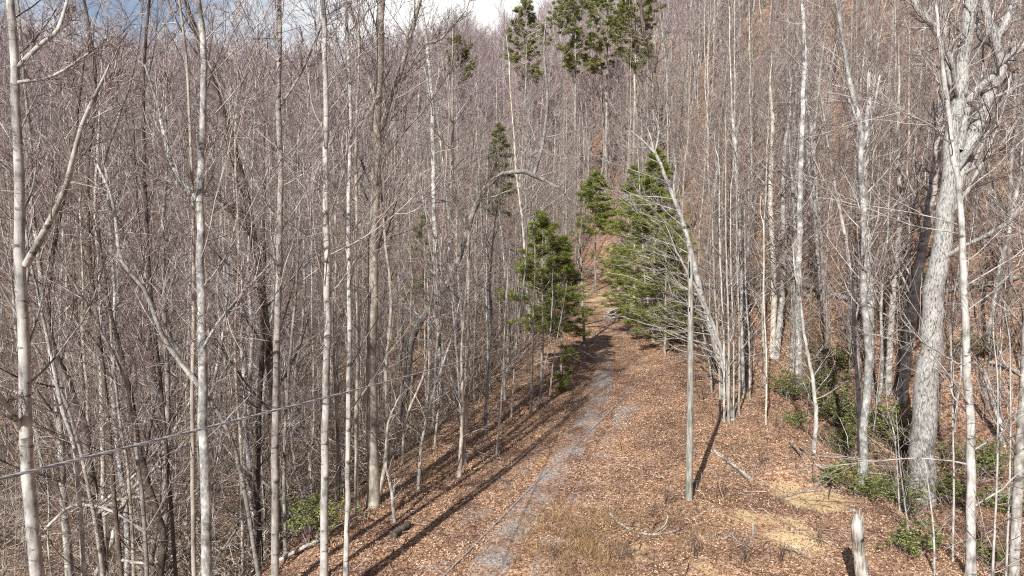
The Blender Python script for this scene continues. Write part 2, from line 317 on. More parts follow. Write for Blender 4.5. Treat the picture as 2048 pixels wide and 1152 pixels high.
# fallen leaves lying loose over the near ground
rng = np.random.default_rng(3)
def leaves(n, x0, x1, y0, y1, s0, s1, name):
    x = rng.uniform(x0, x1, n); y = rng.uniform(y0, y1, n) ** 1.0
    keep = (np.abs(x) < y * 0.80 + 1) & ~(rng.random(n) < np.exp(-((x - roadx(y)) / 1.5) ** 2) * (.62 + .9 * vnoise(x / .9 + .3 * y, y / .9, 9) + .7 * vnoise(x / .35, y / .35, 10))) & (rng.random(n) < 1 - 0.8 * np.clip(sandmask(x, y) * 1.2 + vnoise(x / .5, y / .5, 14) * .9 * (sandmask(x, y) > .2), 0, 1))
    x, y = x[keep], y[keep]; n = len(x); P = np.stack([x, y, ground(x, y) + rng.uniform(.01, .06, n)], -1)
    D = rng.normal(size=(n, 3)); D[:, 2] *= 0.45
    g = Geo(); g.blades(P, D, rng.uniform(s0, s1, n), rng.uniform(s0, s1, n) * .7, rng, bend=0.22)
    props(mobj(name, g.mesh(name, [M['leaf']], smooth=False)), 'dry brown leaves scattered over the ground beside the track', 'leaves', kind='stuff')
leaves(480000, -18, 24, 14.5, 48, .03, .072, 'fallen_leaves')

# ------------------------------------------------------------------ bare trees
def crown(g, trunkP, trunkR, levels, rng, twig_mi=1, bias=None, first_mi=0):
    P, R = trunkP[None] if trunkP.ndim == 2 else trunkP, trunkR[None] if trunkR.ndim == 1 else trunkR
    for li, L in enumerate(levels):
        P, R = kids(P, R, *L[:9], L[9], L[10], rng, bias=bias if li == 0 else None, tmin=L[11])
        g.tubes(P, R, L[12], first_mi if li == 0 else twig_mi)
    return P
#        k  t0  t1   ang frac fall n  rf  up  wob  tmin sides
def lv(k, t0, t1, ang, frac, fall, n, rf, up, wob, tmin, sides): return (k, t0, t1, ang, frac, fall, n, rf, up, wob, wob, tmin, sides)
# kids() signature: k,t0,t1,ang,frac,fall,n,rf,up then wob
def grow(g, P, R, levels, rng, bias=None, mis=(0, 1, 1, 1)):
    P, R = (P[None], R[None]) if P.ndim == 2 else (P, R)
    out = []
    for li, (k, t0, t1, ang, frac, fall, n, rf, up, wob, tmin, sides) in enumerate(levels):
        P, R = kids(P, R, k, t0, t1, ang, frac, fall, n, rf, up, wob, rng, bias if li == 0 else None, tmin=tmin)
        g.tubes(P, R, sides, mis[li]); out.append((P, R))
    return out

def sapling_mesh(seed, H, rad, mats, far=False, kind='tall'):
    rng = np.random.default_rng(seed); n = 14
    lean = rng.normal(size=2) * 0.05
    z = np.linspace(-.4, H, n); P = np.stack([lean[0] * z + np.cumsum(rng.normal(size=n)) * .05 * H / 14, lean[1] * z + np.cumsum(rng.normal(size=n)) * .05 * H / 14, z], 1); P[:2, :2] = 0
    R = rad * (1 - .88 * np.linspace(0, 1, n) ** .9); R[0] *= 1.3
    tk = Geo(); tk.tubes(P, R, 5 if far else 7)
    cr = Geo()
    if kind == 'tall':
        if far: lev = [(15, .42, 1, 36, .26, .55, 6, .42, .10, .10, .022, 3), (8, .15, 1, 34, .45, .3, 4, .5, .10, .13, .015, 3), (4, .2, 1, 32, .5, .2, 3, .6, .08, .15, .011, 3)]
        else: lev = [(24, .22, 1, 46, .20, .45, 7, .34, .08, .10, .008, 4), (8, .15, 1, 40, .45, .3, 5, .5, .06, .13, .006, 3), (5, .15, 1, 38, .5, .3, 4, .6, .04, .16, .0045, 3)]
    else: lev = [(18, .12, 1, 48, .26, .4, 5, .45, .07, .12, .006, 3), (6, .2, 1, 42, .5, .3, 4, .6, .04, .15, .0045, 3), (3, .2, 1, 40, .5, .3, 3, .7, .04, .15, .004, 3)]
    grow(cr, P, R, lev, rng)
    return tk.mesh('trunk', [mats[0]]), cr.mesh('crown', [mats[0], mats[1]])

# protos for the near and middle woods
near_p = [sapling_mesh(10 + k, [15, 18, 20, 16, 13, 19, 17, 14, 21, 16][k], [.08, .10, .14, .07, .06, .12, .16, .065, .11, .09][k], (M[['grey', 'tan', 'grey', 'white', 'grey', 'lichen', 'dark', 'white', 'tan', 'grey'][k]], M['twig'])) for k in range(10)]
sap_p = [sapling_mesh(40 + k, [5, 6.5, 8, 9.5, 7, 4][k], [.028, .035, .045, .055, .04, .025][k], (M[['grey', 'tan', 'white', 'grey', 'tan', 'grey'][k]], M['brush']), kind='sap') for k in range(6)]
far_p = [sapling_mesh(70 + k, [15, 18, 16, 20, 14, 17, 19][k], [.15, .20, .17, .25, .13, .18, .22][k], (M[['tan', 'grey', 'tan', 'white', 'grey', 'tan', 'grey'][k]], M['hazedtwig']), far=True) for k in range(7)]

def joined_collection(name, protos, nm):
    c = bpy.data.collections.new(name)                 # not linked: only a source of mesh data for the scatter
    for k, (a, b) in enumerate(protos):
        V, F, MI, off, mats = [], [], [], 0, []
        for me in (a, b):
            v = np.empty(len(me.vertices) * 3, np.float32); me.vertices.foreach_get('co', v); V.append(v.reshape(-1, 3))
            li = np.empty(len(me.loops), np.int32); me.loops.foreach_get('vertex_index', li); F.append(li.reshape(-1, 4) + off)
            mi = np.empty(len(me.polygons), np.int32); me.polygons.foreach_get('material_index', mi); MI.append(mi + len(mats)); off += len(me.vertices)
            mats += list(me.materials)
        c.objects.link(bpy.data.objects.new(f'{nm}_{k:02d}', mesh_from(nm, np.concatenate(V), F, mats, MI)))
    return c
def scatter(name, coll, pts, rot, scl, idx, **kw):
    me = bpy.data.meshes.new(name); me.vertices.add(len(pts)); me.vertices.foreach_set('co', np.asarray(pts, np.float32).ravel())
    a = me.attributes.new('rot', 'FLOAT_VECTOR', 'POINT'); a.data.foreach_set('vector', np.asarray(rot, np.float32).ravel())
    a = me.attributes.new('scl', 'FLOAT', 'POINT'); a.data.foreach_set('value', np.asarray(scl, np.float32))
    a = me.attributes.new('idx', 'INT', 'POINT'); a.data.foreach_set('value', np.asarray(idx, np.int32))
    o = mobj(name, me); props(o, **kw)
    ng = bpy.data.node_groups.new(name + '_nodes', 'GeometryNodeTree')
    ng.interface.new_socket('Geometry', in_out='INPUT', socket_type='NodeSocketGeometry'); ng.interface.new_socket('Geometry', in_out='OUTPUT', socket_type='NodeSocketGeometry')
    N, L = ng.nodes, ng.links; gi, go = N.new('NodeGroupInput'), N.new('NodeGroupOutput')
    ip = N.new('GeometryNodeInstanceOnPoints'); ci = N.new('GeometryNodeCollectionInfo'); ci.inputs['Collection'].default_value = coll
    ci.inputs['Separate Children'].default_value = True; ci.inputs['Reset Children'].default_value = True; ip.inputs['Pick Instance'].default_value = True
    def at(nm, ty):
        n = N.new('GeometryNodeInputNamedAttribute'); n.data_type = ty; n.inputs['Name'].default_value = nm; return n.outputs['Attribute']
    L.new(gi.outputs[0], ip.inputs['Points']); L.new(ci.outputs[0], ip.inputs['Instance']); L.new(at('idx', 'INT'), ip.inputs['Instance Index'])
    L.new(at('rot', 'FLOAT_VECTOR'), ip.inputs['Rotation']); L.new(at('scl', 'FLOAT'), ip.inputs['Scale']); L.new(ip.outputs[0], go.inputs[0])
    md = o.modifiers.new('scatter', 'NODES'); md.node_group = ng
    return o
def place(protos, pos, rng, name, lab, cat, grp):
    first = {}
    for (x, y) in pos:
        k = int(rng.integers(len(protos)))
        L_, G_ = (lab(x, y, protos[k][0].materials[0].name.split('_')[0]), grp(x, y)) if callable(lab) else (lab, grp)
        r = empty(name, (x, y, gz(x, y)), L_, cat, G_); r.rotation_euler = (rng.normal() * .035, rng.normal() * .035, rng.uniform(0, 6.28)); sc = rng.uniform(.8, 1.15); r.scale = (sc, sc, sc)
        if k not in first: first[k] = (mobj('trunk', protos[k][0], r), mobj('crown', protos[k][1], r))
        else:
            for src in first[k]:
                c = src.copy(); COL.objects.link(c); c.parent = r

rng = np.random.default_rng(11)
def clear_of_open(x, y):
    s = x - roadx(y)
    left = s < -np.interp(y, [0, 20, 30, 40, 60, 90], [8.5, 8.5, 7.0, 5.4, 3.2, 2.4])
    right = np.where(y < 36, x > 14.5, s > np.interp(y, [36, 45, 60, 90], [6.5, 4.2, 2.8, 2.2]))
    return (left | right) | (y > 93)
def sample(n, y0, y1, dens_fn=None, wid=.84, pad=6):
    y = np.sqrt(rng.uniform(y0 ** 2, y1 ** 2, n)); x = rng.uniform(-1, 1, n) * (wid * y + pad)
    k = clear_of_open(x, y)
    if dens_fn is not None: k &= rng.random(n) < dens_fn(x, y)
    return np.stack([x[k], y[k]], 1)
def spaced(P, dmin):
    out = []; cell = {}
    for x, y in P:
        c = (int(x // dmin), int(y // dmin))
        if any((x - a) ** 2 + (y - b) ** 2 < dmin * dmin for dx in (-1, 0, 1) for dy in (-1, 0, 1) for a, b in cell.get((c[0] + dx, c[1] + dy), ())): continue
        cell.setdefault(c, []).append((x, y)); out.append((x, y))
    return np.array(out)
def near_ok(x, y):
    return np.where(x > 0, (y > 33) * 1.0, np.interp(y, [19, 19.1, 34, 48], [0, .35, .45, 1.0])) * np.where(y > 60, np.clip(.62 + 1.5 * vnoise(x / 13, y / 13, 40), .12, 1), 1)
T_ = sample(34000, 19, 262, near_ok)
T_ = np.concatenate([spaced(T_[np.hypot(T_[:, 0], T_[:, 1]) < 95], 2.45), spaced(T_[np.hypot(T_[:, 0], T_[:, 1]) >= 95], 2.35)])
T_ = T_[np.argsort(np.hypot(T_[:, 0], T_[:, 1]))]
n_ind = 215
ADJ = {'pale': 'white barked', 'grey': 'grey barked', 'lichen': 'lichen mottled', 'tan': 'tan barked', 'dark': 'dark barked'}
def tree_lab(x, y, b):
    if x - float(roadx(y)) < 0: return f'{ADJ[b]} leafless tree, one of many in the tangled woods left of the track'
    return f'{ADJ[b]} leafless tree, one of many on the leafy slope right of the track'
def tree_grp(x, y): return 'leafless trees in the woods left of the track' if x - float(roadx(y)) < 0 else 'leafless trees on the slope right of the track'
place(near_p, T_[:n_ind], rng, 'bare_tree', tree_lab, 'tree', tree_grp)
rest = T_[n_ind:]; rr = np.hypot(rest[:, 0], rest[:, 1])
def far_scatter(name, P, coll, nk, s0, s1, label, cat, tilt=.04):
    n = len(P); pts = np.stack([P[:, 0], P[:, 1], ground(P[:, 0], P[:, 1])], 1)
    rot = np.stack([rng.normal(size=n) * tilt, rng.normal(size=n) * tilt, rng.uniform(0, 6.28, n)], 1)
    scatter(name, coll, pts, rot, rng.uniform(s0, s1, n), rng.integers(0, nk, n), label=label, cat=cat, kind='stuff')
nearC = joined_collection('mid_trees', near_p, 'mid_tree'); farC = joined_collection('far_trees', far_p, 'far_tree')
far_scatter('mid_forest', rest[rr < 100], nearC, len(near_p), .75, 1.1, 'mass of leafless trees at the foot of the hillside', 'forest')
far_scatter('hillside_forest', rest[rr >= 100], farC, len(far_p), .55, 1.3, 'pinkish grey mass of leafless trees covering the hillside', 'forest')
S_ = spaced(sample(9000, 17, 150, lambda x, y: near_ok(x, y) * np.where(y < 90, 1, .45)), 0.95)
S_ = S_[np.argsort(np.hypot(S_[:, 0], S_[:, 1]))]
def sap_lab(x, y, b): return f"{ADJ[b]} thin sapling in the undergrowth {'left' if x - float(roadx(y)) < 0 else 'right'} of the track"
def sap_grp(x, y): return 'saplings left of the track' if x - float(roadx(y)) < 0 else 'saplings right of the track'
place(sap_p, S_[:240], rng, 'sapling', sap_lab, 'sapling', sap_grp)
sapC = joined_collection('saplings_source', sap_p, 'young_tree')
far_scatter('sapling_undergrowth', S_[240:], sapC, len(sap_p), .6, 1.2, 'thicket of thin leafless saplings between the trees', 'undergrowth', .12)

# tangled brush stems on the ground
def brush(name, n, reg, L0, L1, label, seed, r0=.008, r1=.016, flat=.9, mat='brush', sub=3, wob=.15):
    rng = np.random.default_rng(seed); x = rng.uniform(reg[0], reg[1], n * 3); y = rng.uniform(reg[2], reg[3], n * 3)
    k = clear_of_open(x, y) & (np.abs(x) < .8 * y + 3); x, y = x[k][:n], y[k][:n]; n = len(x)
    p = np.stack([x, y, ground(x, y) - .05], 1); d = unit(np.stack([rng.normal(size=n) * flat, rng.normal(size=n) * flat, rng.uniform(.25, 1.3, n)], 1))
    Ln = rng.uniform(L0, L1, n) ** 1.0; pts = [p]
    for q in range(1, 7):
        d = unit(d + rng.normal(size=(n, 3)) * wob + np.array([0, 0, -.09])); p = p + d * (Ln / 6)[:, None]; pts.append(p)
    P = np.stack(pts, 1); R = rng.uniform(r0, r1, n)[:, None] * np.linspace(1, .35, 7)[None]
    g = Geo(); g.tubes(P, R, 4); Q, RR = kids(P, R, sub, .2, 1, 40, .45, .3, 4, .6, .02, .2, rng, tmin=.005); g.tubes(Q, RR, 3)
    props(mobj(name, g.mesh(name, [M[mat]])), label, 'undergrowth', kind='stuff')
brush('ravine_undergrowth', 6500, (-32, 1, 11, 46), .8, 4.6, 'tangle of dead stems and brush in the ravine left of the track', 21, .006, .019, wob=.24)
brush('slope_undergrowth', 5200, (8, 44, 15, 62), .6, 3.0, 'dead stems and brush on the slope right of the track', 22)
brush('hillside_undergrowth', 9000, (-60, 60, 44, 110), 1.0, 3.6, 'dead stems and brush below the hillside trees', 23, .010, .022)

brush('dead_stems', 1000, (-26, -3, 11, 36), 1.2, 4.8, 'bleached dead stems lying through the ravine brush left of the track', 24, .010, .036, 1.3, 'deadstem', 4)
brush('dead_stems', 260, (13, 34, 17, 50), 1.0, 3.5, 'bleached dead stems lying under the trees right of the track', 25, .010, .025, 1.3, 'deadstem', 4)
# ------------------------------------------------------------------ hand-placed bare trees
LEFTB = [(28, .34, 1, 42, .18, .3, 11, .22, .085, .07, .009, 6), (9, .12, 1, 38, .45, .3, 7, .45, .05, .08, .0055, 4), (6, .15, 1, 36, .5, .3, 5, .6, .03, .12, .004, 3)]
THIN = [(22, .22, 1, 46, .17, .35, 9, .30, .07, .07, .007, 5), (8, .15, 1, 42, .45, .3, 6, .5, .04, .10, .005, 3), (5, .2, 1, 40, .5, .3, 4, .6, .03, .13, .004, 3)]
SMALL = [(14, .15, 1, 50, .22, .3, 6, .45, .05, .13, .006, 4), (5, .2, 1, 42, .5, .3, 4, .6, .04, .15, .0045, 3)]
FAN = [(18, .18, 1, 48, .30, .35, 10, .28, .02, .05, .008, 5), (7, .2, 1, 32, .42, .4, 6, .5, .01, .07, .0055, 3), (4, .2, 1, 26, .5, .3, 4, .6, .0, .08, .005, 3)]
def resamp(path, d, n):
    pts = [W(p[0], p[1], p[2] if len(p) > 2 else d) for p in path]; return spline(pts, n)
def key_tree(label, path, d, w0, w1, ext=0, mat='grey', lev=THIN, limbs=(), seed=0, name='bare_tree', cat='tree', group=None, bias=None, twig='twig', ground_base=True, flare=1.35, sides=12, tp=1.0):
    rng = np.random.default_rng(500 + seed)
    if d is None: d = float(G(*path[0][:2])[1])
    pts = [W(p[0], p[1], p[2] if len(p) > 2 else d) for p in path]
    if ground_base:
        a, b = pts[0], pts[1]; h = gz(a[0], a[1])
        if a[2] > h + .05:
            s = (a[2] - h) / max(b[2] - a[2], .05) * .6; base = np.array([a[0] - np.clip((b[0] - a[0]) * s, -.6, .6), a[1], 0]); base[2] = gz(base[0], base[1]) - .25; pts = [base] + pts
        else: pts[0] = np.array([a[0], a[1], h - .25])
    if ext: dr = unit(pts[-1] - pts[-2]); pts.append(pts[-1] + dr * ext * .5 + np.array([rng.normal() * .15, rng.normal() * .3, 0])); pts.append(pts[-1] + unit(dr + [0, 0, .3]) * ext * .5)
    n = 34; P = spline(pts, n); rA, rB = w0 * d / F / 2, w1 * d / F / 2
    P[1:-1] += rng.normal(size=(n - 2, 3)) * rA * .10
    nvis = 1 - (ext / max(ext + np.linalg.norm(np.diff(spline(pts[:-2] if ext else pts, n), axis=0), axis=1).sum(), .1) if ext else 0)
    s = np.linspace(0, 1, n); R = np.interp(s, [0, nvis, 1], [rA, rB, rB if not ext else max(rB * .12, .008)]); R[0] *= flare; R[1] *= 1 + (flare - 1) * .35
    if not ext and lev is not None and w1 < 8: R[-1] *= .3
    root = empty(name, tuple(P[0] + [0, 0, .25]), label, cat, group); off = np.array(root.location)
    tk = Geo(); tk.tubes(P, R, sides)
    LP = []
    for lb in limbs:
        q = resamp(lb[0], d, 16); lr = np.linspace(lb[1], lb[2], 16) * d / F / 2; tk.tubes(q, lr, 8); LP.append((q, lr))
    mobj('trunk', tk.mesh('trunk', [M[mat]], off), root)
    if lev:
        mi_ = (0, 1, 1) if mat in ('white', 'oak') and twig == 'twigpale' or mat == 'oak' else (2, 1, 1)
        cr = Geo(); grow(cr, P, R, lev, rng, bias, mis=mi_)
        for q, lr in LP:
            L2 = [(12,) + (.15,) + lev[0][2:4] + (.34,) + lev[0][5:], *lev[1:]]; grow(cr, q, lr, L2, rng, mis=mi_)
        mobj('crown', cr.mesh('crown', [M[mat], M[twig], M['dark' if mat == 'dark' else 'grey']], off), root)
    return root

K = key_tree
K('white barked tree with a forked limb, leftmost big trunk at the photo edge', [(74, 1150), (60, 1000), (51, 850), (46, 600), (42, 500), (38, 300), (28, 100), (22, 0)], 13, 30, 14, 8, 'white', LEFTB,
  [([(52, 530, 13), (85, 470, 12.7), (128, 385, 12.3), (150, 300, 12), (172, 230, 12), (240, 90, 11.8)], 15, 4), ([(34, 135, 13), (80, 90, 13.3), (115, 60, 13.5), (135, 0, 13.8)], 11, 6), ([(36, 165, 13), (110, 150, 12.5), (200, 90, 12)], 8, 3), ([(42, 860, 13), (20, 820, 12.6), (-10, 780, 12)], 14, 9)], 1)
K('tall trunk with dark grey bark and white lichen specks, crossed by the cable', [(414, 1150), (410, 950), (405, 750), (402, 500), (400, 380), (407, 250), (408, 100), (398, 0)], 14, 23, 11, 8, 'lichen', LEFTB,
  [([(397, 770, 14), (330, 680, 13.6), (290, 580, 13.3), (243, 519, 13), (225, 400, 13), (190, 320, 13)], 11, 4), ([(398, 405, 14), (345, 330, 14.4), (315, 210, 14.8), (290, 130, 15)], 10, 5), ([(404, 700, 14), (440, 640, 13.7), (500, 570, 13.2), (530, 540, 13)], 7, 3)], 2)
K('slender pale trunk close against the lichen specked dark trunk', [(388, 1150), (386, 950), (385, 780), (388, 600), (386, 420), (380, 260), (372, 100)], 15, 10, 5, 5, 'tan', THIN, (), 3)
K('straight grey trunk beside a darker leaning trunk, right of the lichen specked one', [(550, 1150), (551, 850), (556, 600), (562, 400), (557, 200), (558, 0)], 15, 17, 9, 7, 'grey', LEFTB, [([(562, 210, 15), (600, 150, 15.4), (640, 60, 15.6), (655, 0, 15.8)], 6, 3)], 4)
K('straight chalk white trunk, the thicker of the two white ones left of the track', [(648, 1150), (651, 800), (655, 600), (652, 400), (650, 200), (646, 0)], 15, 18, 9, 7, 'white', LEFTB, (), 5)
K('thin chalk white trunk just right of the thicker chalk white one', [(692, 1150), (697, 850), (699, 600), (697, 400), (701, 200), (690, 0)], 16, 12, 6, 6, 'white', THIN, (), 6)
K('thick tan trunk with a big forked limb on the left bank of the track', [(745, 1012), (744, 800), (745, 600), (750, 400), (756, 200), (762, 0)], None, 25, 15, 6, 'tan', LEFTB,
  [([(752, 330, 22.2), (765, 250, 22.2), (782, 200, 22), (805, 130, 22), (840, 0, 21.8)], 13, 9), ([(752, 200, 22), (740, 160, 22.4), (715, 60, 23), (690, -20, 23)], 10, 5), ([(782, 200, 22), (845, 95, 21.5), (880, 80, 21), (925, 30, 20.5)], 6, 3)], 7)
K('thin pale trunk close left of the thick tan forked tree', [(714, 1030), (713, 850), (716, 700), (714, 500), (712, 300)], None, 9, 6, 6, 'tan', THIN, (), 8)
K('crooked thin trunk leaning against the thick tan forked tree', [(748, 1010), (768, 940), (775, 840), (772, 740), (782, 600), (770, 480)], None, 9, 5, 4, 'tan', THIN, (), 9)
K('crooked sapling with a kinked stem at the foot of the left bank', [(790, 1045), (783, 980), (772, 930), (776, 850), (800, 790)], None, 8, 3, 0, 'grey', SMALL, (), 10)
K('pale trunk rising behind the arched tree, its top against the skyline', [(876, 640), (870, 480), (866, 300), (862, 170), (850, 60)], 40, 11, 7, 3, 'white', THIN, [([(862, 200, 40), (850, 140, 40), (830, 90, 40)], 5, 3)], 11)
K('slim pale trunk with an upper fork standing left of the track bend', [(925, 930), (932, 800), (936, 600), (935, 440), (908, 380), (905, 200)], None, 9, 5, 3, 'tan', THIN, [([(935, 460), (965, 380), (990, 340)], 5, 3)], 12)
K('dark brown leaning trunk behind the straight grey trunk', [(548, 900), (543, 750), (520, 560), (490, 380), (450, 240), (410, 120)], 21, 19, 12, 4, 'dark', THIN, [([(505, 445, 21), (460, 420, 21), (430, 415, 21)], 8, 4)], 13)
K('dark trunk leaning left with a sharp bend, behind the leftmost white tree', [(175, 900), (140, 780), (100, 680), (95, 560), (120, 420), (140, 330)], 19, 20, 11, 4, 'dark', THIN, (), 14)
K('dark curved stem rising between the leftmost trees to the sky', [(215, 830), (195, 650), (178, 500), (176, 330), (190, 200), (180, 60)], 17, 10, 6, 5, 'dark', THIN, (), 15)
K('long diagonal grey trunk leaning left across the woods', [(470, 900), (400, 770), (310, 620), (240, 450), (200, 380), (215, 300)], 17, 9, 6, 4, 'grey', THIN, (), 16)
K('dark stem curving up to the sky right of the leftmost trees', [(330, 860), (300, 560), (287, 250), (290, 100), (300, 0)], 16, 8, 5, 4, 'dark', THIN, (), 17)
for q, (lab, path, d, w0, mt) in enumerate([
    ('mottled small trunk leaning left at the bottom left corner', [(168, 1150), (158, 980), (150, 900), (120, 800), (100, 700)], 14, 12, 'lichen'),
    ('thin grey trunk leaning left beside the mottled small trunk', [(206, 1150), (188, 1030), (160, 900), (130, 800), (90, 730)], 15, 10, 'grey'),
    ('slim grey trunk with a low kink under the cable', [(295, 1150), (285, 1000), (270, 880), (255, 770), (190, 640)], 15, 10, 'grey'),
    ('pale slim trunk left of the lichen specked dark trunk', [(268, 1150), (258, 960), (240, 840), (225, 700), (215, 560)], 17, 8, 'tan'),
    ('slim upright pale trunk between the dark trunk and the straight grey one', [(486, 1150), (482, 900), (470, 700), (478, 500), (470, 300)], 20, 7, 'tan'),
    ('thin pale stem beside the straight grey trunk', [(572, 1150), (568, 950), (575, 780), (590, 600), (600, 450)], 19, 8, 'grey'),
    ('pale narrow trunk between the two chalk white ones', [(672, 1090), (676, 900), (668, 700), (672, 500), (668, 330)], 24, 7, 'tan'),
    ('dark crooked trunk low in the ravine under the cable', [(320, 1150), (330, 1080), (300, 980), (270, 860), (255, 760)], 17, 17, 'dark'),
    ('half sunlit pale trunk in the middle of the left woods', [(205, 900), (202, 700), (200, 560), (190, 420), (196, 300)], 24, 10, 'tan')]):
    K(lab, path, d, w0, w0 * .55, 4, mt, THIN, (), 20 + q)
# small stems along the left edge of the track
for q, (lab, path, w0) in enumerate([
    ('short grey stem with dark foot on the left bank', [(918, 955), (922, 880), (925, 800), (923, 700), (930, 600)], 9),
    ('leaning pale stem standing alone on the left bank', [(970, 865), (975, 780), (985, 660), (980, 560), (990, 430)], 8),
    ('thin stem nearest the track on the left bank', [(992, 912), (1000, 830), (1006, 740), (1010, 640), (1015, 540)], 5),
    ('curved pale stem low on the left bank', [(836, 980), (842, 900), (855, 830), (875, 760), (905, 670)], 7),
    ('slim stem with a low fork on the left bank', [(868, 895), (878, 800), (885, 700), (880, 600), (890, 500)], 5),
    ('straight slim stem in front of the bright green pine', [(1062, 830), (1064, 740), (1066, 640), (1070, 540), (1068, 450)], 5),
    ('leaning slim stem left of the bright green pine', [(1022, 835), (1028, 750), (1035, 660), (1048, 560), (1055, 470)], 4),
    ('slender stem at the shaded edge of the track', [(1074, 815), (1088, 740), (1098, 690), (1105, 600)], 4),
    ('short leaning stem at the shaded edge of the track', [(1098, 795), (1105, 740), (1112, 690), (1125, 620)], 4),
    ('pair mate stem behind the short grey stem', [(932, 930), (926, 860), (918, 780), (912, 690), (900, 560)], 6),
    ('bent stem behind the curved pale stem', [(805, 930), (812, 840), (850, 740), (858, 640), (870, 540)], 6),
    ('slim upright stem far along the left bank', [(1010, 800), (1008, 700), (1012, 600), (1005, 480)], 5)]):
    K(lab, path, None, w0, max(w0 * .45, 2), 1.5, ['tan', 'grey', 'tan', 'white'][q % 4], SMALL, (), 40 + q, name='sapling', cat='sapling', sides=8)
# arching dark stems crossing in the ravine brush
rng = np.random.default_rng(404)
for q in range(44):
    y0 = rng.uniform(15, 34); x0 = -rng.uniform(.22, .74) * y0 - 1.5
    if x0 > roadx(y0) - 8: continue
    b = np.array([x0, y0, gz(x0, y0) - .1]); a = rng.uniform(0, 6.28); L = rng.uniform(4, 9); d = unit(np.array([math.cos(a) * rng.uniform(.1, .7), math.sin(a) * .4, 1.0])); pts = [b]
    for k in range(8): d = unit(d + rng.normal(size=3) * [.16, .12, .05] + [math.cos(a) * .05, 0, -.05]); pts.append(pts[-1] + d * L / 8)
    P = spline(pts, 20); r0 = rng.uniform(.025, .065); R = np.linspace(r0, r0 * .25, 20); dk = q % 3 != 0
    root = empty('arching_sapling', tuple(b), 'dark bent sapling arching through the ravine brush' if dk else 'pale bent sapling arching through the ravine brush', 'sapling', 'bent saplings in the ravine brush')
    tk = Geo(); tk.tubes(P, R, 8); mobj('trunk', tk.mesh('trunk', [M['dark' if dk else 'grey']], b), root)
    cr = Geo(); grow(cr, P, R, [(12, .2, 1, 50, .26, .2, 8, .4, .03, .13, .007, 4), (6, .2, 1, 42, .5, .3, 5, .5, .02, .15, .005, 3), (3, .2, 1, 40, .5, .3, 4, .6, .0, .15, .004, 3)], rng); mobj('crown', cr.mesh('crown', [M['dark' if dk else 'grey'], M['twig']], b), root)
# leaning tree over the pole
LT = K('pale tree leaning left over the pole with long fanned branches', [(1452, 800), (1435, 700), (1408, 610), (1385, 520), (1368, 450), (1345, 390), (1322, 330), (1308, 300)], None, 17, 6, 1.5, 'white', FAN,
       [([(1312, 310), (1290, 285), (1262, 262)], 4, 2), ([(1310, 305), (1318, 260), (1308, 225)], 3, 1.5), ([(1365, 445), (1348, 380), (1352, 330)], 4, 2)], 60, bias=(-1.6, -.2, .35), twig='twigpale')
K('second stem of the leaning pale tree, thinner and split from its foot', [(1462, 840), (1452, 740), (1430, 660), (1405, 600), (1375, 545)], None, 10, 5, 2.5, 'white', FAN, (), 61, bias=(-1.5, -.2, .4), twig='twigpale', name='leaning_stem')
for q, (bx, tx, ty) in enumerate([(1441, 1425, 430), (1449, 1438, 330), (1457, 1452, 300), (1467, 1462, 380), (1478, 1474, 330), (1500, 1490, 470), (1532, 1528, 460), (1425, 1400, 600)]):
    by = [838, 845, 848, 842, 830, 800, 850, 790][q]
    K(['outer left stem of the pale clump behind the pole', 'second stem from the left in the pale clump behind the pole', 'tallest middle stem of the pale clump behind the pole', 'fourth stem of the pale clump behind the pole', 'outer right stem of the pale clump behind the pole', 'thin stem between the pale clump and the paired trunks', 'lone thin pale stem on the litter right of the pale clump', 'thin bent stem close right of the pole'][q],
      [(bx, by), ((bx * 2 + tx) / 3 + 2, (by * 2 + ty) / 3), ((bx + tx * 2) / 3 - 2, (by + ty * 2) / 3), (tx, ty)], None, [5, 4.5, 5, 4, 5, 3.5, 4, 4][q], 2.5, 1.5, 'white' if q % 2 else 'tan', SMALL, (), 62 + q, name='sapling', cat='sapling', sides=7)
# arched tree
K('thick arched tree bent over to the right with a white shoot rising from its bend', [(818, 700), (855, 620), (900, 560), (928, 480), (952, 410), (972, 375), (1005, 350), (1040, 342), (1068, 350), (1088, 360)], 38, 18, 8, 0, 'grey', [(9, .4, 1, 60, .12, .2, 6, .35, .05, .12, .012, 4), (5, .2, 1, 40, .5, .3, 5, .5, .03, .12, .008, 3)],
  [([(1068, 348, 38), (1085, 290, 38), (1095, 200, 38), (1088, 110, 38), (1092, 40, 38)], 7, 4), ([(1088, 360, 38), (1120, 378, 38), (1140, 400, 38)], 5, 3), ([(1055, 343, 38), (1062, 300, 38), (1040, 260, 38)], 4, 2)], 80)
# right side
K('huge furrowed oak with lichen covered limbs, the thickest trunk in the photo', [(1842, 1005), (1848, 850), (1860, 700), (1878, 520), (1893, 400), (1902, 330), (1916, 230), (1930, 120), (1938, 0)], None, 51, 20, 7, 'oak', [(16, .35, 1, 50, .22, .3, 9, .30, .05, .12, .02, 6), (8, .15, 1, 42, .45, .3, 6, .45, .03, .14, .010, 4), (5, .15, 1, 38, .5, .3, 5, .6, .02, .15, .006, 3)],
  [([(1890, 420), (1925, 330), (1955, 250), (1968, 210), (2002, 140), (1992, 90), (1975, 40), (1965, -20)], 34, 13), ([(2002, 135), (2035, 100), (2075, 60)], 22, 14), ([(1990, 90), (2010, 50), (2030, 0)], 18, 12), ([(1910, 190), (1890, 97), (1869, 55), (1834, 15), (1822, -20)], 20, 11), ([(1915, 300), (1940, 200), (1990, 150)], 20, 14)], 81, sides=16, flare=1.12)
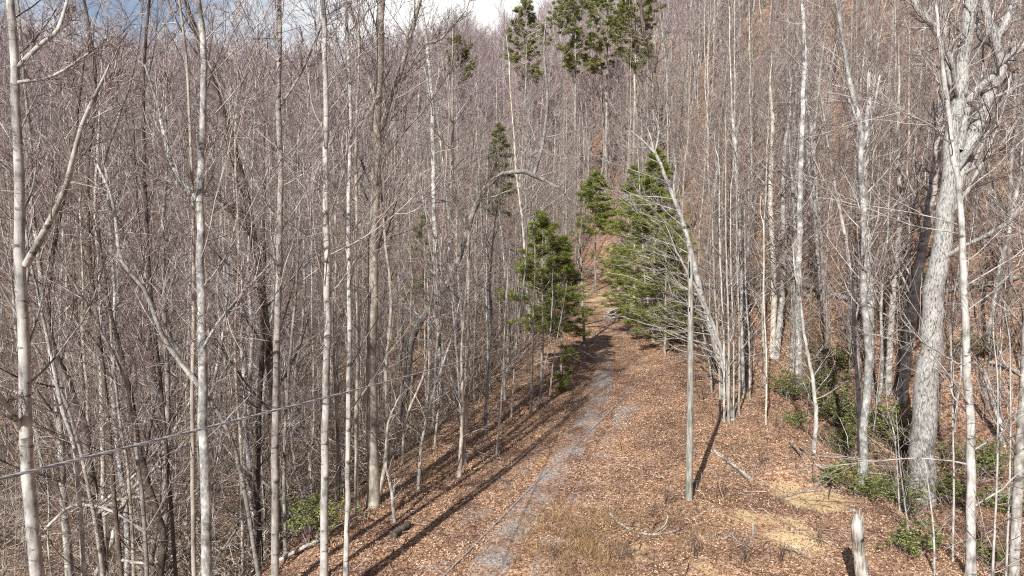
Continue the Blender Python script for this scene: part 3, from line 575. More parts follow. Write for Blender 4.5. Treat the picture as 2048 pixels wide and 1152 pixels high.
K('white trunk with long sweeping side branches in front of the oak', [(1942, 1150), (1942, 1000), (1940, 850), (1934, 700), (1925, 520), (1918, 380), (1906, 310), (1895, 200)], 17, 19, 9, 4, 'white',
  [(22, .12, 1, 62, .25, .35, 12, .25, .035, .10, .008, 5), (9, .2, 1, 34, .42, .3, 6, .5, .02, .10, .006, 3), (4, .2, 1, 32, .5, .3, 4, .6, .02, .12, .0045, 3)], (), 82, twig='twigpale')
K('crooked white trunk rising from the rhododendrons', [(1729, 975), (1728, 850), (1738, 720), (1728, 600), (1730, 470), (1722, 340), (1722, 260), (1700, 160)], None, 17, 9, 4, 'lichen', LEFTB, [([(1724, 300), (1745, 230), (1760, 150)], 8, 4), ([(1722, 270), (1705, 215), (1690, 190)], 7, 4)], 83)
K('twisted thin pale trunk standing left of the crooked white trunk', [(1722, 960), (1718, 800), (1712, 700), (1702, 560), (1690, 470), (1675, 400)], None, 11, 6, 5, 'white', THIN, (), 84)
for q, (lab, path, w0, w1, mt, ext) in enumerate([
    ('left trunk of a crossing pair on the right slope', [(1543, 712), (1548, 600), (1545, 500), (1540, 400), (1546, 250)], 12, 8, 'tan', 4),
    ('right trunk of a crossing pair on the right slope', [(1552, 715), (1562, 620), (1568, 500), (1566, 400), (1570, 300)], 12, 8, 'white', 4),
    ('straight grey trunk with ragged foot right of the crossing pair', [(1598, 770), (1597, 600), (1600, 400), (1604, 250), (1610, 80)], 14, 8, 'lichen', 5),
    ('thinner trunk joined at the foot with the ragged grey trunk', [(1582, 740), (1588, 620), (1590, 500), (1586, 380)], 9, 6, 'grey', 5),
    ('pale spotted trunk behind the pale clump, bent near the top', [(1485, 785), (1483, 640), (1480, 500), (1474, 370), (1470, 290)], 12, 7, 'white', 3),
    ('stout mottled trunk between the crooked trunk and the oak', [(1735, 775), (1740, 660), (1735, 520), (1728, 400), (1735, 250)], 20, 12, 'lichen', 5),
    ('grey trunk left of the oak, behind the rhododendrons', [(1775, 785), (1782, 660), (1790, 540), (1800, 420), (1795, 280)], 13, 8, 'grey', 5),
    ('shaded dark trunk directly behind the oak', [(1800, 800), (1825, 620), (1862, 400), (1880, 260), (1890, 100)], 20, 13, 'grey', 5),
    ('grey trunk with lower bark stripped, far up the right slope', [(1638, 600), (1634, 500), (1630, 400), (1622, 250)], 10, 6, 'lichen', 4),
    ('crooked sapling standing alone at the edge of the bank', [(1627, 905), (1632, 830), (1622, 740), (1608, 670), (1600, 590)], 9, 5, 'white', 2),
    ('slim pale trunk high behind the oak fork', [(2025, 600), (2018, 480), (2022, 350), (2030, 200)], 8, 6, 'grey', 4),
    ('dark forked tree right of the pine group on the hillside', [(1322, 320), (1320, 230), (1308, 150), (1290, 80), (1280, 0)], 11, 6, 'dark', 3),
    ('slim grey trunk right of the ragged grey trunk', [(1655, 720), (1650, 600), (1640, 450), (1628, 300), (1640, 150)], 9, 5, 'grey', 4),
    ('dead stub leaning left behind the white front trunk', [(2008, 890), (1995, 830), (1975, 765), (1962, 735)], 13, 9, 'dead', 0)]):
    d = {11: 76}.get(q)
    K(lab, path, d, w0, w1, ext, mt, None if q == 13 else THIN, (), 90 + q)
K('dark rough trunk cut by the right edge of the photo', [(2030, 1080), (2036, 950), (2046, 800), (2060, 600), (2075, 400)], 21, 20, 14, 4, 'grey', THIN, (), 110)
for q, (x0, x1, y1, d, w_) in enumerate([(1985, 1995, 760, 16, 6), (1905, 1902, 700, 18, 5), (1870, 1855, 960, 17, 5), (1820, 1800, 930, 19, 4), (2012, 2020, 700, 18, 5), (1800, 1790, 880, 22, 4)]):
    K(['thin stem right of the white front trunk', 'thin stem left of the white front trunk', 'slanting stem below the oak', 'slim stem over the rhododendron leaves', 'slim stem near the right edge', 'thin stem between the oak and the crooked trunk'][q],
      [(x0, 1150), ((x0 + x1) / 2 + 4, (1150 + y1) / 2), (x1, y1)], d, w_, 2.5, 2, 'white', SMALL, (), 120 + q, name='sapling', cat='sapling', sides=7)

# ------------------------------------------------------------------ evergreens
def pine(name, label, base, H, rad, width, seed, mat='needle', t0=.25, limbs=46, tuft=13, bl=.16, bw=.02, flat=.35, shape=0, group=None, lean=(0, 0), sub=9, per=4):
    bw, tuft = (bw, tuft) if shape else (bw * .6, int(tuft * 1.7)); rng = np.random.default_rng(900 + seed); base = np.array(base, float); n = 14
    s = np.linspace(0, 1, n); P = np.stack([lean[0] * s ** 1.5 * H + rng.normal(size=n) * .03, lean[1] * s ** 1.5 * H + rng.normal(size=n) * .03, s * (H + .2) - .2], 1); R = rad * (1 - .9 * s)
    root = empty(name, tuple(base), label, 'pine tree', group)
    tk = Geo(); tk.tubes(P, R, 8); mobj('trunk', tk.mesh('trunk', [M['tan']]), root)
    # limbs with a profile
    T = t0 + (1 - t0) * (np.arange(limbs) + rng.random(limbs)) / limbs; x = np.clip(T * (n - 1), 0, n - 1.01).astype(int); b = P[x] + (P[x + 1] - P[x]) * (T * (n - 1) - x)[:, None]
    tt = (T - t0) / (1 - t0)
    prof = (1 - tt) ** .8 * (.75 + .25 * np.minimum(tt * 6, 1)) if shape == 0 else np.sqrt(np.clip(1 - (1.75 * (tt - .42)) ** 2, .06, 1))
    Ln = width * .5 * prof * rng.uniform(.65, 1.2, limbs) + .15; az = rng.uniform(0, 6.28, limbs)
    d = np.stack([np.cos(az), np.sin(az), np.full(limbs, .12) + .5 * tt], 1); pts = [b]; p = b
    for q in range(1, 7): d = unit(d + rng.normal(size=d.shape) * .06 + np.array([0, 0, .045 if shape else -.01])); p = p + d * (Ln / 6)[:, None]; pts.append(p)
    LP = np.stack(pts, 1); LR = (rad * .22 * (Ln / Ln.max()))[:, None] * np.linspace(1, .25, 7)[None] + .004
    cr = Geo(); cr.tubes(LP, LR, 4, 0)
    Q, RR = kids(LP, LR, sub, .2, 1, 50, .30, .3, 4, .5, .06 if shape else 0, .08, rng, tmin=.004, spread=14)
    Q[:, :, 2] = Q[:, :1, 2] + (Q[:, :, 2] - Q[:, :1, 2]) * (.45 if not shape else .9); cr.tubes(Q, RR, 3, 0)
    # tufts of needles along the twigs
    m = len(Q); tpos = rng.uniform(.3, 1, (m, per)) * 3; ii = np.minimum(tpos.astype(int), 2); C = Q[np.arange(m)[:, None], ii] + (Q[np.arange(m)[:, None], ii + 1] - Q[np.arange(m)[:, None], ii]) * (tpos - ii)[..., None]
    dirn = unit(Q[:, -1] - Q[:, 0])[:, None, None]; C = C[:, :, None] + np.zeros((1, 1, tuft, 1)); g = rng.normal(size=C.shape); g[..., 2] = g[..., 2] * flat + .12
    D = unit(g) + dirn * .6; D = D.reshape(-1, 3); C = C.reshape(-1, 3) + rng.normal(size=(m * per * tuft, 3)) * bl * .25 * np.array([1, 1, .5])
    nn = Geo(); nn.blades(C, D, rng.uniform(.7, 1.3, len(C)) * bl, bw, rng)
    mobj('crown', cr.mesh('crown', [M['tan']]), root)
    mobj('needles', nn.mesh('needles', [M[mat]], smooth=False), root)
    return root
def pine_px(name, label, px, top, bot, d, wpx, seed, **k):
    b = W(px, bot, d); h = gz(b[0], d); t = W(px, top, d)
    if 'crown_bottom' in k: cb = W(px, k.pop('crown_bottom'), d)[2]; k['t0'] = max((cb - h) / (t[2] - h), .08)
    return pine(name, label, (b[0], d, h), t[2] - h, k.pop('rad', .12), wpx * d / F, seed, **k)
pine_px('pine_tree', 'bright green young pine on the left edge of the track', 1084, 425, 760, 37, 180, 1, crown_bottom=660, limbs=66, rad=.09, bl=.20, bw=.030, tuft=14)
pine_px('pine_tree', 'smaller bright green pine just right of the bright young pine', 1122, 475, 730, 39, 125, 2, crown_bottom=672, limbs=52, rad=.07, bl=.20, bw=.030, tuft=14)
pine_px('pine_tree', 'small low pine seedling in the shade beside the track', 1132, 690, 740, 35, 60, 3, limbs=10, rad=.02, bl=.16, bw=.024, t0=.1)
pine_px('pine_tree', 'big dark green pine hidden behind the leaning pale tree', 1308, 300, 660, 46, 225, 4, mat='needle', crown_bottom=650, limbs=100, rad=.14, bl=.24, bw=.034, tuft=15, per=5, lean=(.0, 0))
pine_px('pine_tree', 'green pine right of the far end of the track', 1268, 335, 600, 58, 170, 5, mat='needle', crown_bottom=560, limbs=84, rad=.12, bl=.26, bw=.04, tuft=13)
pine_px('pine_tree', 'low green pine beside the cut log pile', 1330, 460, 690, 43, 190, 51, mat='needled', crown_bottom=670, limbs=66, rad=.09, bl=.22, bw=.032, tuft=14)
pine_px('pine_tree', 'thin green pine over the far end of the track', 1190, 345, 560, 70, 130, 6, mat='needle', crown_bottom=470, limbs=70, rad=.12, bl=.28, bw=.045, tuft=11)
pine_px('pine_tree', 'dark faint pine half hidden by bare trees left of the arched tree top', 1000, 250, 480, 54, 90, 7, mat='needled', crown_bottom=430, limbs=44, rad=.12, bl=.26, bw=.04, tuft=10)
pine_px('pine_tree', 'sparse dark pine in the left woods behind the slim forked trunk', 850, 430, 640, 44, 110, 8, mat='needled', crown_bottom=620, limbs=26, rad=.07, bl=.2, bw=.028, tuft=8, per=3)
for q, (lab, px, top, cb, bot, d, wd, mt) in enumerate([
    ('tall pine with rounded crown against the skyline, left of the pine group', 1052, 8, 178, 330, 105, 96, 'needled'),
    ('small dark pine on the skyline, farthest left of the hill pines', 915, 80, 168, 300, 120, 66, 'needled'),
    ('left pine of the tall group at the top of the photo', 1150, -15, 150, 320, 100, 118, 'needled'),
    ('middle pine of the tall group at the top of the photo', 1212, -45, 140, 330, 104, 104, 'needled'),
    ('right pine of the tall group at the top of the photo', 1268, -30, 140, 300, 98, 100, 'needled')]):
    pine_px('pine_tree', lab, px, top, bot, d, wd, 20 + q, mat=mt, crown_bottom=cb, limbs=46, rad=.28, bl=.40, bw=.06, tuft=34, shape=1, sub=6, per=3, flat=.5)

# ------------------------------------------------------------------ rhododendrons
def rhodo_mesh(seed, r, h, nst):
    rng = np.random.default_rng(1300 + seed); az = rng.uniform(0, 6.28, nst); tilt = rng.uniform(.1, 1.1, nst)
    p = np.stack([np.cos(az) * .15 * r, np.sin(az) * .15 * r, np.full(nst, -.1)], 1); d = unit(np.stack([np.cos(az) * tilt, np.sin(az) * tilt, np.ones(nst)], 1)); Ln = h * rng.uniform(.5, 1.1, nst) * (1 + .3 * tilt); pts = [p]
    for q in range(6): d = unit(d + rng.normal(size=d.shape) * .16); p = p + d * (Ln / 6)[:, None]; pts.append(p)
    P = np.stack(pts, 1); R = np.linspace(.018, .006, 7)[None] * np.ones((nst, 1)); st = Geo(); st.tubes(P, R, 4)
    Q, RR = kids(P, R, 6, .35, 1, 45, .35, .3, 4, .6, .12, .15, rng, tmin=.004); st.tubes(Q, RR, 3)
    Q2, R2 = kids(Q, RR, 3, .4, 1, 45, .5, .3, 3, .7, .15, .15, rng, tmin=.003); tips = np.concatenate([Q[:, -1], Q2[:, -1], Q2[:, 1], P[:, -1]]); tips = tips[(tips[:, 2] > .2 * h) & (rng.random(len(tips)) < .55)]
    k = 8; C = np.repeat(tips, k, 0); a = rng.uniform(0, 6.28, len(C)); D = np.stack([np.cos(a), np.sin(a), rng.uniform(-.55, .25, len(C))], 1)
    lf = Geo(); lf.blades(C, D, rng.uniform(.08, .14, len(C)), rng.uniform(.025, .038, len(C)), rng, bend=.10)
    return st.mesh('stems', [M['twig']]), lf.mesh('leaves', [M['rhodo']], smooth=False)
RH = [rhodo_mesh(k, 1.0, [1.3, 1.8, 1.1][k], [26, 30, 18][k]) for k in range(3)]
rfirst = {}
for q, (lab, px, py, sc) in enumerate([
    ('low rhododendron at the left edge of the right thicket', 1665, 975, .75), ('bright rhododendron at the foot of the crooked white trunk', 1700, 915, .9),
    ('rhododendron between the crooked trunk and the oak', 1765, 985, .95), ('small rhododendron clump below the sandy mound stick', 1735, 1000, .6),
    ('rhododendron growing against the foot of the oak', 1800, 1020, .85), ('yellowish rhododendron in front of the oak', 1830, 1110, .7),
    ('leafy rhododendron right of the oak foot', 1905, 1010, 1.0), ('rhododendron behind the white front trunk', 1960, 960, 1.1),
    ('rhododendron by the right photo edge', 2020, 1030, 1.1), ('low rhododendron in the bottom right corner', 1985, 1130, .7),
    ('small rhododendron shrub far right of the pale clump', 1580, 800, .8), ('slim rhododendron in front of the ragged grey trunk', 1590, 855, .75),
    ('dark rhododendron behind the crooked white trunk', 1665, 850, 1.25), ('tall dark rhododendron behind the oak', 1800, 900, 1.4),
    ('rhododendron far up the slope right of the oak', 1960, 720, 1.2), ('shaded rhododendron under the slim grey trunk', 1640, 780, 1.1),
    ('dark rhododendron among the white trunks of the left woods', 600, 760, .8), ('shaded rhododendron in the left woods behind the straight grey trunk', 575, 815, .7),
    ('small rhododendron low in the left ravine', 510, 1040, .8), ('tiny rhododendron below the straight chalk white trunk', 625, 1090, .7),
    ('rhododendron on the right thicket edge above the stick', 1700, 850, 1.0), ('rhododendron on the slope below the fallen log', 1665, 740, 1.2)]):
    g = G(px, py); k = q % 3; r = empty('rhododendron', (g[0], g[1], gz(g[0], g[1])), lab, 'shrub', 'rhododendron shrubs'); sc *= .88; r.scale = (sc * rng.uniform(.9, 1.3), sc * rng.uniform(.9, 1.3), sc * rng.uniform(.8, 1.2)); r.rotation_euler[2] = q * 1.7
    if k not in rfirst: rfirst[k] = (mobj('stems', RH[k][0], r), mobj('leaves', RH[k][1], r))
    else:
        for src in rfirst[k]: c = src.copy(); COL.objects.link(c); c.parent = r

# ------------------------------------------------------------------ utility pole and cables
g = G(1378, 1000); pd = g[1]; base = np.array([g[0], g[1], gz(g[0], g[1])]); top = W(1381, 508, pd)
root = empty('utility_pole', tuple(base), 'weathered wooden utility pole with a flat top beside the track', 'utility pole')
P = spline([base - [0, 0, .5], base * .5 + top * .5 + [.02, 0, 0], top], 24); R = np.interp(np.linspace(0, 1, 24), [0, 1], [.112, .078])
t = Geo(); t.tubes(P, R, 20, 0, cap=True); mobj('shaft', t.mesh('shaft', [M['pole']], base), root)
for py, ln in [(533, .30), (548, .22), (618, .12)]:
    q = W(1379, py, pd - .10); t = Geo(); t.tubes(np.array([q - [0, 0, ln / 2], q + [0, 0, ln / 2]]), np.array([.018, .018]), 6, 0, True); mobj('bracket', t.mesh('bracket', [M['iron']], base), root)

def helix(P, off, turns_per_m, ph):
    L = np.concatenate([[0], np.cumsum(np.linalg.norm(np.diff(P, axis=0), axis=1))]); T = unit(np.gradient(P, axis=0)); A = unit(np.cross(T, [0, 0, 1.])); B = np.cross(T, A); th = L * turns_per_m * 2 * math.pi + ph
    return P + off * (np.cos(th)[:, None] * A + np.sin(th)[:, None] * B)
end = W(1166, 641, 45)
near = W(0, 958, 5.8)
pts = []
for s in np.linspace(-.22, 1, 40):
    p = near * (1 - s) + end * s; p = p + [0, 0, -1.0 * s * (1 - s) * (1 if s > 0 else 0)]; pts.append(p)
P = spline(pts, 700)
c0 = P[0].copy(); root = empty('overhead_cable', tuple(c0), 'twisted overhead service cable crossing the left woods in front of the trunks', 'cable')
for ph, mt, r_ in [(0, 'cable', .0075), (2.1, 'sleeve', .009), (4.2, 'cable', .009)]:
    t = Geo(); t.tubes(helix(P, .010, 2.2, ph), np.full(len(P), r_), 6); mobj('strand', t.mesh('strand', [M[mt]], c0), root)
# tree the cable ends at
K('thin dark trunk beside the track where the overhead cable ends', [(1168, 672), (1167, 640), (1164, 560), (1160, 480)], 45.1, 6, 3, 1.5, 'grey', SMALL, (), 130)
gp = [G(px, py) for px, py in [(880, 1165), (893, 1151), (980, 1062), (1067, 974), (1146, 898), (1247, 797), (1300, 742)]]
P = spline([np.array([q[0], q[1], gz(q[0], q[1]) + .06]) for q in gp], 160); P[:, 2] = ground(P[:, 0], P[:, 1]) + .06
t = Geo(); t.tubes(P, np.full(160, .013), 6); props(mobj('ground_cable', t.mesh('ground_cable', [M['cable']])), 'thin pale cable running along the gravel of the track', 'cable')

# ------------------------------------------------------------------ stumps, logs, sticks
def stick(name, label, cat, pts, w0, w1, mat='dead', forks=(), lift=.04, seed=0, lev=None, d=None):
    rng = np.random.default_rng(1700 + seed)
    def wp(p):
        if len(p) > 2: return W(*p)
        q = G(*p); return np.array([q[0], q[1], gz(q[0], q[1]) + lift])
    q = [wp(p) for p in pts]; P = spline(q, 16); dd = P[:, 1].mean(); P[1:-1] += rng.normal(size=(14, 3)) * .012; R = np.linspace(w0, w1, 16) * dd / F / 2
    t = Geo(); t.tubes(P, R, 8, 0, True)
    for f, a, b in forks: t.tubes(spline([wp(p) for p in f], 10), np.linspace(a, b, 10) * dd / F / 2, 6, 0, True)
    if lev: grow(t, P, R, lev, rng, mis=(0, 0, 0))
    c = P[0].copy(); o = mobj(name, t.mesh(name, [M[mat]], c)); o.location = c; props(o, label, cat)
DL = [(7, .3, 1, 45, .35, .3, 6, .5, -.02, .12, .012, 4), (4, .3, 1, 40, .45, .3, 4, .6, 0, .14, .008, 3)]
TW = [(5, .3, 1, 45, .3, .3, 5, .5, .05, .12, .006, 4), (3, .3, 1, 40, .45, .3, 4, .6, 0, .14, .005, 3)]
stick('fallen_branch', 'forked grey branch lying near the foot of the sandy mound', 'branch', [(1505, 965), (1470, 935), (1440, 915), (1425, 900)], 8, 4, forks=[([(1470, 935), (1462, 918)], 3, 1.5)], seed=1)
stick('fallen_branch', 'curved forked branch in the dry grass at the bottom', 'branch', [(1218, 1028), (1245, 1055), (1290, 1072), (1340, 1068), (1362, 1060)], 6, 4, forks=[([(1318, 1070), (1335, 1055), (1348, 1040)], 4, 2), ([(1305, 1072), (1330, 1050, 19.3), (1336, 1030, 19.3)], 3, 2)], seed=2)
stick('fallen_branch', 'dark stick standing up out of the sandy mound', 'branch', [(1635, 1040), (1650, 1015, 21.6), (1662, 975, 21.6)], 5, 2, 'dark', seed=3)
stick('fallen_branch', 'long thin pole lying beside the rhododendrons', 'branch', [(1580, 890), (1630, 930), (1680, 965), (1720, 985)], 5, 3, forks=[([(1600, 900), (1650, 925), (1700, 940)], 4, 2)], seed=4)
stick('fallen_branch', 'grey branch lying between the mound and the rhododendrons', 'branch', [(1560, 1000), (1620, 985), (1700, 985)], 3, 2, seed=5, lev=TW)
stick('fallen_branch', 'crossed sticks lying below the sandy mound', 'branch', [(1575, 1090), (1600, 1105), (1620, 1120)], 4, 3, forks=[([(1590, 1118), (1612, 1095), (1625, 1078)], 3, 2)], seed=6)
stick('fallen_branch', 'thin bleached branch at the bottom of the photo', 'branch', [(1420, 1080), (1450, 1065), (1475, 1085), (1500, 1105)], 4, 2, seed=7, lev=TW)
stick('broken_stick', 'broken pale stick leaning up right in front of the crooked trunk', 'branch', [(1705, 1025), (1715, 1008, 22.6), (1735, 985, 22.6), (1755, 962, 22.6)], 11, 7, seed=8)
stick('fallen_log', 'dark mossy log end on the left side of the track', 'log', [(786, 1078), (800, 1068), (818, 1055)], 14, 13, 'dark', lift=.1, seed=9)
stick('fallen_log', 'long fallen trunk on the slope behind the clump and the pair', 'log', [(1385, 578), (1470, 582), (1560, 572), (1640, 590), (1700, 610)], 12, 8, 'lichen', lift=.35, seed=10, lev=DL)
stick('fallen_log', 'second fallen trunk just below the long one on the slope', 'log', [(1440, 610), (1500, 590), (1600, 580)], 9, 5, 'dead', lift=.5, seed=11, lev=DL)
stick('fallen_log', 'pale fallen log up the slope right of the oak', 'log', [(1860, 600), (1930, 580), (2000, 575), (2048, 560)], 14, 9, 'dead', lift=.3, seed=12)
stick('fallen_log', 'bare fallen log low on the slope at the right edge', 'log', [(1975, 735), (2010, 745), (2060, 770)], 7, 6, 'dead', lift=.3, seed=13)
stick('fallen_tree', 'bleached fallen tree with broken limbs in the ravine under the cable', 'fallen tree', [(190, 1030, 19), (260, 980, 19), (320, 920, 19), (355, 850, 19.5), (385, 790, 20)], 9, 4, 'dead', forks=[([(200, 1010, 18.6), (280, 940, 18.6), (335, 870, 18.6)], 6, 4), ([(230, 1000, 18.3), (310, 990, 18), (385, 985, 18)], 5, 3), ([(300, 930, 18.5), (345, 940, 18.3), (370, 960, 18.1)], 4, 2)], seed=14, lev=DL)
stick('fallen_tree', 'thick bare fallen trunk slanting in the bottom left ravine', 'fallen tree', [(190, 1150, 19), (220, 1090, 19.2), (250, 1000, 19.5), (265, 960, 19.8)], 12, 10, 'dead', seed=15)
stick('fallen_tree', 'pale log slanting at the foot of the chalk white trunks', 'fallen tree', [(560, 1130), (610, 1105), (650, 1085)], 9, 7, 'dead', lift=.15, seed=16)
stick('fallen_tree', 'grey dead limb lying deep in the left corner brush', 'fallen tree', [(90, 1060, 18), (150, 1010, 18), (240, 1030, 18.2), (330, 1100, 18.5)], 7, 4, 'grey', seed=17, lev=DL)
stick('fallen_tree', 'arched dead sapling bowed over the ravine under the cable', 'fallen tree', [(240, 1120, 17), (300, 1125, 17), (370, 1100, 17.2), (400, 1040, 17.5)], 6, 3, 'dead', seed=18, lev=DL)

# broken stump at the bottom
sb = W(1745, 1230, 15.3); h = gz(sb[0], sb[1])
P = spline([np.array([sb[0] + .05, sb[1], h - .3]), W(1726, 1150, 15.3), W(1718, 1095, 15.3), W(1714, 1050, 15.3), W(1717, 1036, 15.3)], 18)
rng2 = np.random.default_rng(5); R = np.interp(np.linspace(0, 1, 18), [0, .5, .8, .95, 1], [.20, .14, .118, .135, .085]) * rng2.uniform(.95, 1.05, 18)
t = Geo(); t.tubes(P, R, 16, 0, True)
Vs = t.V[0].reshape(18, 16, 3); th = np.linspace(0, 2 * math.pi, 16, endpoint=False)[None]; zz = np.linspace(0, 1, 18)[:, None]
kf = 1 + .10 * np.sin(3 * th + 5 * zz) + .09 * np.sin(7 * th + 2 * zz) + rng2.normal(size=(18, 16)) * .05; Vs[:] = P[:, None] + (Vs - P[:, None]) * kf[..., None]; Vs[-1, :, 2] += rng2.uniform(-.10, .12, 16); t.V[0] = Vs.reshape(-1, 3)
sp = P[-1]; jag = [np.array([sp + [dx, dy, -.1], sp + [dx * 1.1, dy, hh]]) for dx, dy, hh in [(-.05, 0, .16), (.04, .03, .24), (.0, -.06, .10), (.06, -.02, .07)]]
t.tubes(np.array(jag), np.array([[.045, .004]] * 4), 5)
o = mobj('dead_stump', t.mesh('dead_stump', [M['dead']], P[0])); o.location = P[0]; props(o, 'bleached broken stump with a hollow knot, standing at the bottom of the photo', 'stump')
t = Geo(); q = P[14] + np.array([.03, -.115, -.03]); t.tubes(np.array([q + [0, -.02, 0], q + [.01, .03, 0]]), np.array([.035, .06]), 9, 0, True); k = mobj('knot_hole', t.mesh('knot_hole', [M['iron']], P[0]), o)  # solid black plug: the shade inside the hole is painted as its colour
for px, py, wv in [(1508, 1060, 6), (1712, 985, 4)]:
    g = G(px, py + 12); b = np.array([g[0], g[1], gz(g[0], g[1]) - .1]); t = Geo(); t.tubes(np.array([b, b + [-.02, 0, .25], b + [-.05, 0, .5]]), np.array([.07, .05, .012]), 7, 0, True)
    o = mobj('broken_snag', t.mesh('broken_snag', [M['dead']], b)); o.location = b; props(o, 'short pointed snag sticking up below the sandy mound' if px < 1600 else 'short grey snag beside the broken pale stick', 'snag')

# piles of cut saplings beside the far part of the track: each stick is a part of the pile
def brush_pile(label, px, py, n, ln, ang, seed, r=(.025, .05), hgt=.9):
    rng = np.random.default_rng(1900 + seed); g = G(px, py); c = np.array([g[0], g[1], gz(g[0], g[1])]); root = empty('brush_pile', tuple(c), label, 'brush pile')
    for k in range(n):
        a = math.radians(ang + rng.normal() * 9); d = np.array([math.cos(a), math.sin(a), rng.uniform(.0, .22)]); s = np.array([rng.uniform(-.2, .4), rng.uniform(-.8, .8), rng.uniform(.05, hgt)]); L = ln * rng.uniform(.6, 1.2)
        P = spline([s, s + d * L * .5 + rng.normal(size=3) * .06, s + d * L + rng.normal(size=3) * .12], 8); rr_ = rng.uniform(*r); t = Geo(); t.tubes(P, np.linspace(rr_, rr_ * .4, 8), 6, 0, True); grow(t, P, np.linspace(rr_, rr_ * .4, 8), [(4, .4, 1, 30, .35, .3, 4, .4, .0, .1, .008, 3)], rng, mis=(0,))
        mobj('cut_branch', t.mesh('cut_branch', [M['dead']]), root)
brush_pile('pile of cut branches at the bend of the track, below the green pine', 1212, 640, 34, 3.6, 14, 1)
brush_pile('second pile of cut branches just behind the first at the track bend', 1222, 590, 18, 3.2, 5, 2)
brush_pile('small far pile of cut branches at the end of the track', 1205, 552, 14, 3.6, 168, 3)

# small sticks lying loose on the litter
rng = np.random.default_rng(77)
def litter_sticks(n, x0, x1, y0, y1):
    x = rng.uniform(x0, x1, n); y = rng.uniform(y0, y1, n); kk = (np.abs(x) < .8 * y) & (np.abs(x - roadx(y)) > 1.8) ; x, y = x[kk], y[kk]; n = len(x); a = rng.uniform(0, 6.28, n); L = rng.gamma(2.0, .28, n) + .15; c = rng.normal(size=n) * .25
    pts = []
    for q in np.linspace(0, 1, 6):
        X_ = x + np.cos(a + c * q) * L * q; Y_ = y + np.sin(a + c * q) * L * q; pts.append(np.stack([X_, Y_, ground(X_, Y_) + .04 + rng.uniform(0, .05, n) + rng.uniform(0, .25, n) * q * (rng.random(n) < .3)], 1))
    P = np.stack(pts, 1); R = rng.uniform(.005, .016, n)[:, None] * np.linspace(1, .5, 6)[None]; t = Geo(); t.tubes(P, R, 4); Q, RR = kids(P, R, 2, .3, 1, 38, .5, .2, 4, .6, .0, .1, rng, tmin=.004); t.tubes(Q, RR, 3)
    props(mobj('fallen_twigs', t.mesh('fallen_twigs', [M['brush']])), 'small dead twigs scattered over the leaf litter', 'twigs', kind='stuff')
litter_sticks(1000, -9, 15, 14.5, 42)
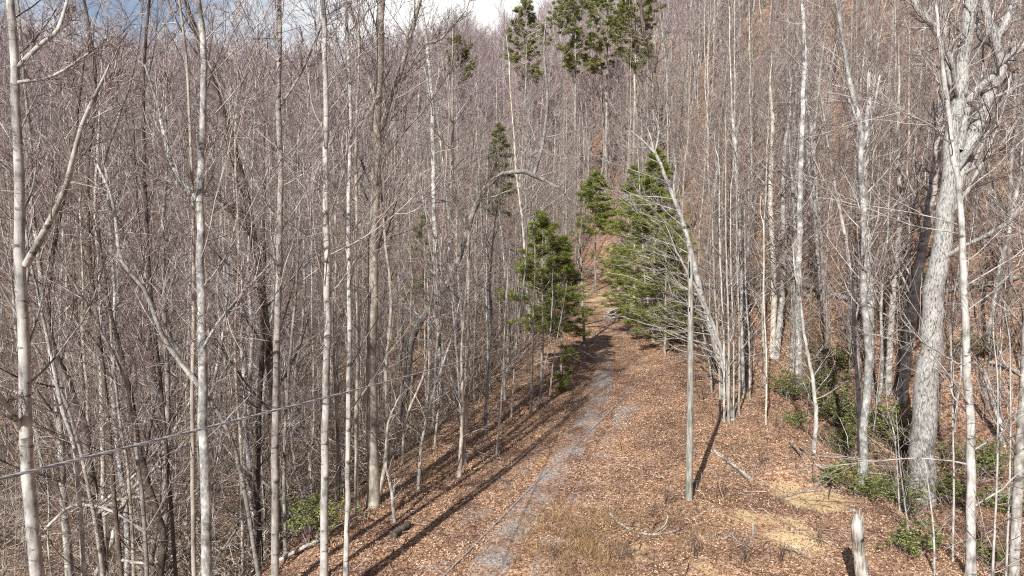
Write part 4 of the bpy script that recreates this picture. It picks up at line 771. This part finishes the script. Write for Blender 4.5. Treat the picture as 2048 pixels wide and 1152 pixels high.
# dry grass and weeds
def grass(name, label, px, py, n, sx, sy, h, seed):
    rng = np.random.default_rng(2100 + seed); g = G(px, py); n *= 2; x = g[0] + rng.normal(size=n) * sx * 1.25; y = g[1] + rng.normal(size=n) * sy * 1.25; kp = (vnoise(x / .35, y / .35, 31 + seed) + .7 * vnoise(x / 1.2, y / 1.2, 5) > .12) & (rng.random(n) > 1.6 * sandmask(x, y)); x, y = x[kp], y[kp]; n = len(x); P = np.stack([x, y, ground(x, y)], 1); D = rng.normal(size=(n, 3)) * [.75, .75, .25] + [0, 0, .75]
    ge = Geo(); ge.blades(P, D, rng.uniform(.35, 1.2, n) * h, .009, rng)
    props(mobj(name, ge.mesh(name, [M['straw']], smooth=False)), label, 'grass', kind='stuff')
for q, a in enumerate([('patch of dry brown grass at the bottom beside the track', 1160, 1080, 4600, .8, 1.1, .38), ('dry grass around the curved forked branch', 1310, 1110, 2600, 1.2, .8, .26), ('dry grass at the foot of the pole', 1400, 1010, 1500, .9, .7, .28),
                       ('pale grass at the far end of the track', 1185, 585, 6000, 1.4, 5, .45), ('dry grass below the sandy mound', 1480, 1080, 4200, 1.8, .9, .28), ('tall straw on the verge left of the far track', 1245, 545, 900, 1.5, 2.5, .9), ('dry grass on the left bank', 840, 940, 1600, .8, 2.2, .3), ('grass on the right verge near the pale clump', 1490, 840, 1200, 1.0, 1.0, .3)]):
    grass('dry_grass', *a, q)
def weeds(px, py, label, n, h, seed):
    rng = np.random.default_rng(2300 + seed); g = G(px, py); c = np.array([g[0], g[1], gz(g[0], g[1])]); p = np.zeros((n, 3)) + rng.normal(size=(n, 3)) * [.12, .12, 0]; d = unit(rng.normal(size=(n, 3)) * .25 + [0, 0, 1]); pts = [p]
    for q in range(5): d = unit(d + rng.normal(size=d.shape) * .08); p = p + d * (h / 5) * rng.uniform(.6, 1.1, (n, 1)); pts.append(p)
    P = np.stack(pts, 1); R = np.linspace(.007, .003, 6)[None] * np.ones((n, 1)); t = Geo(); t.tubes(P, R, 3); Q, RR = kids(P, R, 4, .3, 1, 35, .4, .3, 3, .7, .05, .1, rng, tmin=.003); t.tubes(Q, RR, 3)
    o = mobj('dead_weed', t.mesh('dead_weed', [M['brush']])); o.location = c; props(o, label, 'weed')
for q, (px, py, l, n, h) in enumerate([(1452, 1000, 'upright brown weed stalks right of the pole foot', 16, 1.1), (1530, 930, 'brown weed stalks above the sandy mound', 9, .8), (1700, 700, 'brown stalks on the slope above the rhododendrons', 10, 1.2), (1405, 800, 'small dark shrub of bare stalks behind the pole', 18, 1.1), (1485, 1125, 'bare weed stalks at the bottom below the mound', 12, .8), (1335, 1010, 'thin weed stalks left of the pole foot', 10, .7), (850, 985, 'thin weed stalks on the left bank', 12, .9), (1020, 1130, 'few weed stalks at the bottom of the track', 6, .4), (1300, 1035, 'brown weed stalks above the curved forked branch', 12, .6), (1395, 1110, 'brown weed clump between the bleached branch and the curved branch', 14, .7), (1560, 1125, 'brown weed clump below the crossed sticks', 12, .7), (1640, 1090, 'weed stalks close left of the broken stump', 10, .7), (1490, 900, 'brown weed stalks past the forked grey branch', 10, .8), (1560, 860, 'weed stalks near the crooked sapling', 10, .8), (1250, 1120, 'brown weed clump right of the dry grass patch', 16, .6), (1110, 1120, 'brown weed clump left of the dry grass patch', 12, .5)]):
    weeds(px, py, l, n, h, q)
